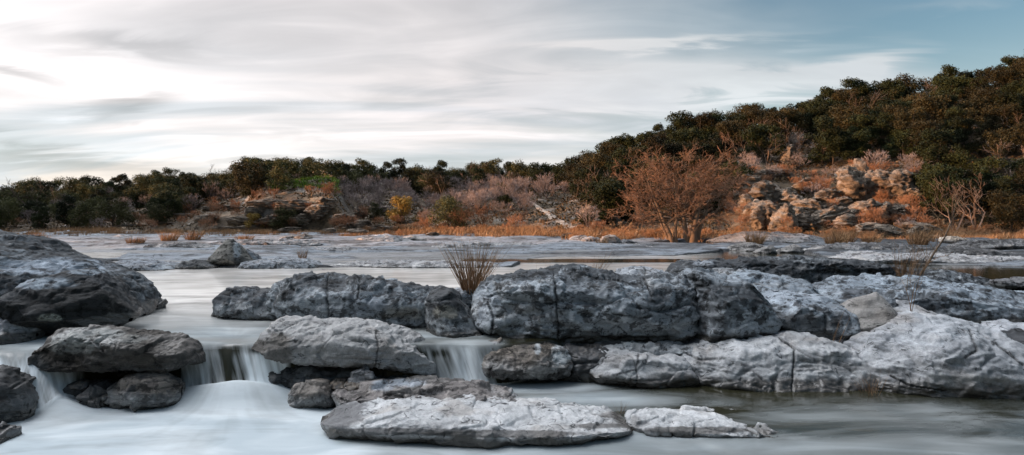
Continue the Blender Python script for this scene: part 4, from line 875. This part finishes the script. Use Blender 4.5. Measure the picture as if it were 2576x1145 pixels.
    tuft('grass_clump', at(1940, 860, 11.2), 'brown weeds in the corner below the hollow-topped rock', 'grass', 100, 26, .25, .22, .005, M_REED, lean=(0, 0), spread=.9)
    tuft('grass_clump', at(228, 657, 29), 'thin weeds at the small left pool', 'grass', 101, 14, .25, .35, .012, M_REED, spread=.4)
    tuft('grass_clump', at(1515, 612, 46), 'orange weeds around the square upright block', 'grass', 102, 90, .45, .45, .03, M_GRASS, spread=.4)
    # --- sapling
    r6 = np.random.default_rng(12); root = empty('bare_sapling', at(2306, 698, 18.6))
    tag(root, 'slender leaning leafless sapling on the dark right ledge', 'tree')
    P = [np.array([0, 0, -.1]), np.array([.28, 0, .35]), np.array([.52, .02, .72]), np.array([.80, .03, 1.12]), np.array([.98, .04, 1.55]), np.array([1.12, .05, 2.05])]
    tr = []; rr = [.038, .033, .027, .020, .014, .008]
    for i in range(5): tr.append((*P[i], *P[i+1], rr[i], rr[i+1]))
    seg_mesh('trunk', np.array(tr), M_BARK, 6, root, v=np.full(5, .8))
    sg = []
    for i, (k, dx, dz, L) in enumerate([(1, -.5, .9, .9), (2, .25, 1, .9), (2, -.7, .7, .8), (3, .6, .7, .85), (3, -.3, 1, 1.0), (3, 1, .25, .7), (4, .7, .7, .7), (4, -.6, .8, .7), (1, .5, .5, .5), (4, .1, 1, .9)]):
        s2, _ = branchy(r6, P[k], 1, .6, 2, 1, .009, first=1, dirs=[(dx, r6.normal(0, .3), dz)], len0=L*.7, up=.4); sg.append(s2)
    sg = np.vstack(sg); sg[:, 6:8] = np.maximum(sg[:, 6:8], .006); seg_mesh('twigs', sg, M_REED, 3, root)
    r6 = np.random.default_rng(13); s2, _ = branchy(r6, (0, 0, 0), 1, .22, 2, 1, .008, first=3, len0=.75, up=1.0); s2[:, 6:8] = np.maximum(s2[:, 6:8], .003)
    o = seg_mesh('bare_seedling', s2, M_REED, 3); o.location = at(2292, 800, 12.4); tag(o, 'thin upright leafless seedling before the rounded grey hump', 'shrub')
    # --- the old cypresses
    def cypress(px, py, stems, seed, label, H, nm='bald_cypress'):
        r = np.random.default_rng(seed); h = hit(px, py, 50); root = empty(nm, h); tag(root, label, 'tree')
        trs = []; brs = []; tips = []
        for (dx, dy, lean, rb, hh) in stems:
            p = np.array([dx, dy, -.3]); d = np.array([lean, r.normal(0, .06), 1.0]); d /= np.linalg.norm(d); rad = rb; n = 9
            for i in range(n):
                q = p+d*hh/n; r2 = rad*(.66 if i == 0 else .87); trs.append((*p, *q, rad, r2)); p = q; rad = r2
                d = d+r.normal(0, .07, 3); d[0] += lean*.02; d /= np.linalg.norm(d)
                if i >= 2:
                    for _ in range(3):
                        th = r.uniform(0, 6.283); el = r.uniform(-.05, .75); e = np.array([math.cos(th)*math.cos(el)+lean*.4, math.sin(th)*math.cos(el)*.8, math.sin(el)])
                        s2, tp = branchy(r, p, 1, .62, 2, 2, rad*.42, first=1, dirs=[e], len0=(1.05-.45*i/n)*H*.40*r.uniform(.75, 1.2), up=.35, wob=.3, taper=.55, lenf=.6)
                        brs.append(s2); tips += tp
        B = np.vstack(brs); B[:, 6:8] = np.maximum(B[:, 6:8], .010)
        seg_mesh('trunk', np.array(trs), M_BARK, 9, root, v=np.full(len(trs), .75))
        seg_mesh('limbs', B, M_BARK, 4, root, v=np.clip(.25+.15*B[:, 8], 0, 1))
        tw = []
        for (p, d) in tips:
            for _ in range(9):
                a = d+r.normal(0, .75, 3); a /= np.linalg.norm(a); L = r.uniform(.12, .42); s0 = p-d*r.uniform(0, .5)
                q = s0+a*L; tw.append((*s0, *q, .008, .006)); 
        print('cypress', len(B), len(tw))
        seg_mesh('twigs', np.array(tw), M_CYP, 3, root)
    cypress(1738, 606, [(0.15, 0, .10, .40, 5.6), (-.3, .1, -.04, .30, 5.4), (.4, .2, .32, .30, 4.8)], 2, 'thick multi-stemmed bare tree, right one of the two old russet trees', 6.6)
    cypress(1690, 606, [(0, 0, -.16, .27, 5.2), (.3, .1, -.02, .22, 5.4), (-.1, .2, -.42, .15, 4.0)], 3, 'thinner bare tree leaning left, left one of the two old russet trees', 6.2)

# ------------------------------------------------------------------ rocks of the banks
def rock_proto(seed, fac=14, mat=None):
    rg = np.random.default_rng(seed); nu, nv = 56, 64
    th = np.linspace(0.02, np.pi-.02, nu)[:, None]; ph = np.linspace(0, 2*np.pi, nv, endpoint=False)[None]
    P = np.stack([np.sin(th)*np.cos(ph), np.sin(th)*np.sin(ph), np.cos(th)+0*ph], -1)
    for k in range(fac):
        d = rg.normal(size=3); d[2] *= .6; d /= np.linalg.norm(d); h = rg.uniform(.45, .75); ov = P@d-h; P = P-np.where(ov > 0, ov*.92, 0)[..., None]*d
    N = grid_normals(P); N *= np.sign(np.sum(N*P, 2, keepdims=True)); W = P.reshape(-1, 3)
    d = .12*fbm(W, 1.8, 4, seed)+.20*(ridged(W, 2.4, 3, seed+4, (1, 1, 1.6))-.5)
    zs = W[:, 2]*3.5+.3*fbm(W, 1, 2, seed); fr = zs-np.floor(zs); d += .05*(sst(0, .8, fr)-sst(.8, 1, fr))
    W = W+N.reshape(-1, 3)*d[:, None]
    c = np.tile(C3(.225, .18, .14), (len(W), 1))*(1+.4*fbm(W, 2, 4, seed+9)[:, None])
    c = mix(c, np.tile(C3(.10, .085, .07), (len(W), 1)), sst(.0, .35, fbm(W, 1.7, 4, seed+15)+.3*fbm(W, 6, 2, seed))*.75)
    return mesh_from('cliff_rock', W, grid_faces(nu, nv), M_FAR, attrs={'col': np.clip(c, .02, .8), 'wet': np.zeros(len(W))})
def build_bank_rocks():
    rg = np.random.default_rng(77)
    pr = [rock_proto(s) for s in (101, 202, 303, 404, 505)]
    used = set()
    def put(px, py, wpx, hpx, label, group, lo=50, tilt=0.0, dy=.0):
        p = pr[rg.integers(5)]
        if p.name in used: o = p.copy(); COL.objects.link(o)
        else: o = p; used.add(p.name)
        h = hit(px, py, lo); Y = h[1]; sx = wpx*Y/F/1.5; sz = hpx*Y/F/1.5
        o.location = (h[0], h[1]+dy, h[2]+sz*.35); o.scale = (sx, min(sx, sz*1.6)*.9, sz); o.rotation_euler = (0, tilt, rg.uniform(-.5, .5) + (math.pi if rg.uniform() < .5 else 0))
        tag(o, label, 'rock', group)
    g1 = 'blocks of the sunlit right-hand cliff'
    spec = [(1885, 470, 50, 45), (1915, 500, 55, 50), (1955, 505, 40, 40), (1990, 520, 60, 55), (1880, 525, 45, 40), (1930, 545, 60, 60), (1975, 565, 45, 60), (2010, 560, 60, 45), (2040, 530, 55, 45), (2075, 505, 50, 30), (1905, 560, 35, 45), (2070, 555, 70, 40), (2110, 520, 60, 35), (2140, 480, 60, 70), (2175, 470, 55, 80), (2215, 475, 55, 70), (2260, 480, 60, 60), (2165, 540, 60, 50), (2210, 545, 50, 45), (2120, 570, 60, 35), (2190, 580, 70, 30), (2290, 500, 60, 50), (2250, 540, 50, 40), (1960, 440, 50, 22), (1985, 400, 34, 40), (2325, 580, 60, 28), (1900, 445, 50, 30), (1845, 450, 40, 30), (2030, 470, 50, 24), (2450, 330, 40, 18), (2520, 420, 60, 22), (2300, 590, 50, 24), (2240, 590, 60, 26)]
    for i, (a, b, w, h) in enumerate(spec):
        side = 'left part' if a < 2020 else 'middle part' if a < 2130 else 'tall right part' if a < 2300 else 'shaded right end'
        put(a, b+h*.3, w*1.45, h*1.25, f'craggy orange-lit limestone block in the {side} of the right-hand cliff', g1, tilt=rg.normal(0, .15))
    g2 = 'grey boulders between the path and the old trees'
    for (a, b, w, h) in [(1482, 545, 40, 34), (1515, 560, 36, 40), (1545, 565, 30, 34), (1500, 575, 34, 24), (1565, 575, 40, 22), (1465, 560, 24, 30), (1760, 520, 26, 18), (1580, 505, 22, 22)]:
        put(a, b, w, h, 'weathered grey boulder on the slope between path and old trees', g2, 55)
    g3 = 'ledges of the shaded left cliff'
    for (a, b, w, h) in [(560, 530, 90, 24), (500, 520, 60, 20), (520, 555, 80, 30), (600, 560, 70, 30), (650, 535, 60, 34), (690, 520, 90, 30), (735, 530, 80, 50), (700, 560, 90, 34), (760, 560, 60, 44), (800, 545, 60, 50), (640, 575, 80, 20), (555, 580, 60, 18), (470, 545, 60, 16), (820, 520, 50, 40), (330, 570, 70, 10), (230, 575, 80, 9), (420, 565, 60, 12), (730, 585, 60, 24)]:
        put(a, b, w*1.1, h*.62, 'flat bedded grey ledge in the shaded cliff under the green patch', g3, 60)
    g4 = 'tumbled rocks on the central scree'
    for (a, b, w, h) in [(850, 560, 50, 24), (880, 555, 40, 22), (905, 545, 40, 22), (870, 578, 50, 22), (915, 572, 50, 24), (950, 582, 50, 20), (900, 590, 60, 16), (935, 555, 34, 16), (960, 530, 40, 14), (1000, 545, 30, 16), (985, 580, 50, 14), (1400, 590, 60, 12), (1370, 560, 40, 12), (1430, 598, 50, 12), (830, 585, 40, 14), (1085, 592, 30, 10)]:
        put(a, b, w, h, 'tumbled lichened rock on the scree slope of the central bank', g4, 55)
    # stump on the left shore
    h = hit(487, 594, 50); r = np.random.default_rng(3)
    sg = np.array([(0, 0, -.1, .02, 0, .22, .17, .12), (.02, 0, .22, .05, 0, .40, .12, .06), (.06, 0, .0, .16, .02, .2, .07, .03)])
    o = seg_mesh('tree_stump', sg, M_BARKD, 9); o.location = h; tag(o, 'small blackened stump at the edge of the left shore grass', 'stump')
    # fence
    h = hit(1305, 478, 85); root = empty('wooden_fence', h); tag(root, 'low wooden rail fence on top of the central bank beside the dead tree', 'fence')
    for i in range(4): seg_mesh('post', np.array([(i*1.0-1.2, 0, -.6, i*1.0-1.2, 0, 1.1, .06, .055)]), M_WOOD, 6, root)
    for zz in (.45, .75, 1.0): seg_mesh('rail', np.array([(-1.3, -.07, zz, 1.9, -.07, zz+.03, .04, .04)]), M_WOOD, 6, root)

# ------------------------------------------------------------------ sky, sun, camera
SUN_AZ = math.radians(-103.0)     # direction towards the sun, measured from +Y, negative = left
SUN_EL = math.radians(8.0)
def build_light():
    w = bpy.data.worlds.new('World'); S.world = w; w.use_nodes = True; nt = w.node_tree; nt.nodes.clear(); g = NT(nt)
    out = g.n('ShaderNodeOutputWorld'); bg = g.n('ShaderNodeBackground'); nt.links.new(bg.outputs[0], out.inputs[0])
    sky = g.n('ShaderNodeTexSky', sky_type='NISHITA', sun_disc=False); sky.sun_elevation = SUN_EL; sky.sun_rotation = SUN_AZ
    sky.air_density = 1.0; sky.dust_density = .6; sky.ozone_density = 2.0
    bg.inputs['Strength'].default_value = .12
    d = g.n('ShaderNodeTexCoord').outputs['Generated']; sp = g.n('ShaderNodeSeparateXYZ'); g.set(sp.inputs[0], d); X, Y, Z = sp.outputs
    az = g.m('ARCTAN2', X, Y); el = g.m('ARCSINE', Z)
    pl = g.n('ShaderNodeCombineXYZ'); zz = g.m('ADD', g.m('MAXIMUM', Z, 0.0), .16)
    g.set(pl.inputs[0], g.m('DIVIDE', X, zz)); g.set(pl.inputs[1], g.m('DIVIDE', Y, zz))
    mp = g.n('ShaderNodeMapping'); g.set(mp.inputs[0], pl.outputs[0]); mp.inputs['Rotation'].default_value = (0, 0, math.radians(-14)); mp.inputs['Scale'].default_value = (.55, 1.05, 1)
    big = g.noise(mp.outputs[0], .75, 5, .55, .8)
    mp2 = g.n('ShaderNodeMapping'); g.set(mp2.inputs[0], pl.outputs[0]); mp2.inputs['Rotation'].default_value = (0, 0, math.radians(-20)); mp2.inputs['Scale'].default_value = (.8, 1.9, 1); mp2.inputs['Location'].default_value = (3.1, 1.7, 0)
    fine = g.noise(mp2.outputs[0], 1.2, 6, .52, 1.3)
    wz = g.m('MULTIPLY', g.m('SUBTRACT', fine, .5), .10)
    def P2(px, py):
        dx = px-CX; return math.atan2(dx, F), math.atan2(HY-py, math.hypot(dx, F))
    def blob(px, py, rx, ry, slope=0.0, k=1.0):
        a, e = P2(px, py)
        u = g.m('SUBTRACT', az, a); v = g.m('SUBTRACT', g.m('ADD', el, wz), e); v = g.m('SUBTRACT', v, g.m('MULTIPLY', u, slope))
        q = g.m('ADD', g.m('POWER', g.m('ABSOLUTE', g.m('DIVIDE', u, rx/F)), 2.0), g.m('POWER', g.m('ABSOLUTE', g.m('DIVIDE', v, ry/F)), 2.0))
        return g.m('MULTIPLY', g.m('POWER', 2.718, g.m('MULTIPLY', q, -1.0)), k)
    # cover: thick veil at left and centre, clear at upper right
    edge = g.mapr(g.m('ADD', g.m('ADD', az, g.m('MULTIPLY', el, .9)), g.m('MULTIPLY', g.m('SUBTRACT', big, .5), 1.1)), .10, .72, 1.0, 0.0)
    veil = g.m('MULTIPLY', edge, g.mapr(big, .30, .62, .72, 1.0))
    wisps = g.m('MULTIPLY', g.mapr(fine, .46, .72), g.mapr(big, .35, .6, .2, 1.0))
    b1 = blob(1960, 200, 330, 34, -.10, 1.7); b2 = blob(1640, 108, 230, 18, -.02, 1.25); b3 = blob(2170, 152, 100, 22, .1, 1.3); b4 = blob(1500, 230, 420, 60, 0, .9); b5 = blob(2360, 30, 110, 14, 0, .5)
    sm = b1
    for q in (b2, b3, b4, b5): sm = g.m('ADD', sm, q)
    sm = g.m('MULTIPLY', sm, g.mapr(fine, .36, .62, .15, 1.0))
    hz = g.mapr(el, .0, .26, .88, 0.0)
    cover = g.m('ADD', g.m('MULTIPLY', veil, .88), g.m('ADD', g.m('MULTIPLY', sm, .95), g.m('MULTIPLY', wisps, .12)), clamp=True)
    cover = g.m('MAXIMUM', cover, hz, clamp=True)
    # brightness of the cloud: the glow round the veiled sun at left, greyer undersides
    glow = g.m('ADD', blob(320, 215, 360, 90, 0, .20), g.m('ADD', blob(60, 90, 200, 90, -.4, .10), blob(500, 380, 330, 22, .02, .16)))
    gl2 = blob(-1500, 300, 1600, 900, 0, .10)
    grey = g.m('MULTIPLY', g.mapr(big, .42, .60, 1.0, 0.0), .09)
    gb = g.m('ADD', blob(350, 270, 80, 22, .35, .34), g.m('ADD', blob(130, 398, 230, 24, -.1, .22), g.m('ADD', blob(260, 130, 220, 24, .0, .24), blob(30, 185, 110, 16, -.2, .32))))
    qa = g.m('POWER', g.m('DIVIDE', g.m('ADD', az, 1.3), .75), 2.0); qe = g.m('POWER', g.m('DIVIDE', g.m('SUBTRACT', el, 1.0), .36), 2.0)
    sky_fill = g.m('MULTIPLY', g.m('POWER', 2.718, g.m('MULTIPLY', g.m('ADD', qa, qe), -1.0)), 9.0)  # added bright patch high at left, out of view, to light rock tops
    br = g.m('SUBTRACT', g.m('ADD', g.m('ADD', g.mapr(el, .0, .2, .66, .58), sky_fill), g.m('ADD', g.m('ADD', glow, gl2), g.m('MULTIPLY', g.m('SUBTRACT', fine, .5), g.mapr(az, -.35, .1, .42, .26)))), g.m('ADD', grey, gb))
    br = g.m('MULTIPLY', g.m('MAXIMUM', br, .3), g.mapr(az, -1.6, 1.6, 1.0, .86))
    warm = g.mapr(el, .0, .12, 1.0, 0.0); lw = g.mapr(az, -.65, .0, 1.0, 0.0)
    cc = g.mixc(g.m('MULTIPLY', warm, lw), (1.02, .96, .955), (1.09, .96, .84))
    cc = g.mixc(g.mapr(az, -.1, .4), cc, (.90, .96, .99))
    cc = g.mixc(g.m('MULTIPLY', g.mapr(big, .40, .56, 1.0, 0.0), g.mapr(el, .30, .0)), cc, (.84, .90, .98))
    cc = g.mixc(g.mapr(el, .28, .6), cc, (.93, .95, 1.0))
    cc2 = g.n('ShaderNodeVectorMath', operation='SCALE'); g.set(cc2.inputs[0], cc); g.set(cc2.inputs['Scale'], g.m('DIVIDE', br, .12))
    # unseen sky: veil kept overhead, cut behind the viewpoint to darken rock fronts
    up = g.mapr(el, .30, .7, 0.0, 1.0)
    back = g.mapr(Y, -.35, .35, .10, 1.0)
    skc = g.mixc(1.0, sky.outputs[0], (SKYT[0], SKYT[1], SKYT[2]), 'MULTIPLY')
    fin = g.mixc(g.m('MULTIPLY', g.m('MAXIMUM', cover, g.m('MULTIPLY', up, .85)), back), skc, cc2.outputs[0])
    g.set(bg.inputs['Color'], fin)
    L = bpy.data.lights.new('sun', 'SUN'); L.energy = 4.6; L.angle = math.radians(.5); L.color = (1.0, .53, .28)
    o = bpy.data.objects.new('sun', L); COL.objects.link(o)
    to = Vector((math.sin(SUN_AZ)*math.cos(SUN_EL), math.cos(SUN_AZ)*math.cos(SUN_EL), math.sin(SUN_EL)))
    o.rotation_euler = to.to_track_quat('Z', 'Y').to_euler(); o.location = (-20, 0, 30)
    c = bpy.data.cameras.new('camera'); c.sensor_width = 36; c.lens = 36*F/2576; c.shift_y = -(572.5-HY)/2576; c.clip_end = 3000; c.clip_start = .1
    co = bpy.data.objects.new('camera', c); COL.objects.link(co); co.location = (0, 0, CAMZ); co.rotation_euler = (math.pi/2, 0, 0); S.camera = co
    S.view_settings.view_transform = 'Standard'; S.view_settings.look = 'None'; S.view_settings.exposure = EXPO; S.view_settings.gamma = 1
    S.render.resolution_x = 1024; S.render.resolution_y = 455
    S.cycles.use_denoising = True; S.cycles.max_bounces = 6; S.cycles.diffuse_bounces = 3; S.cycles.glossy_bounces = 3
SKYT = (.74, .74, .70)
EXPO = 0.7

import time
_t = time.time()
build_light(); build_ground(); print('ground', time.time()-_t)
build_water(); print('water', time.time()-_t)
build_rocks(); print('rocks', time.time()-_t)
build_bank_rocks(); print('bank', time.time()-_t)
build_plants(); print('plants', time.time()-_t)
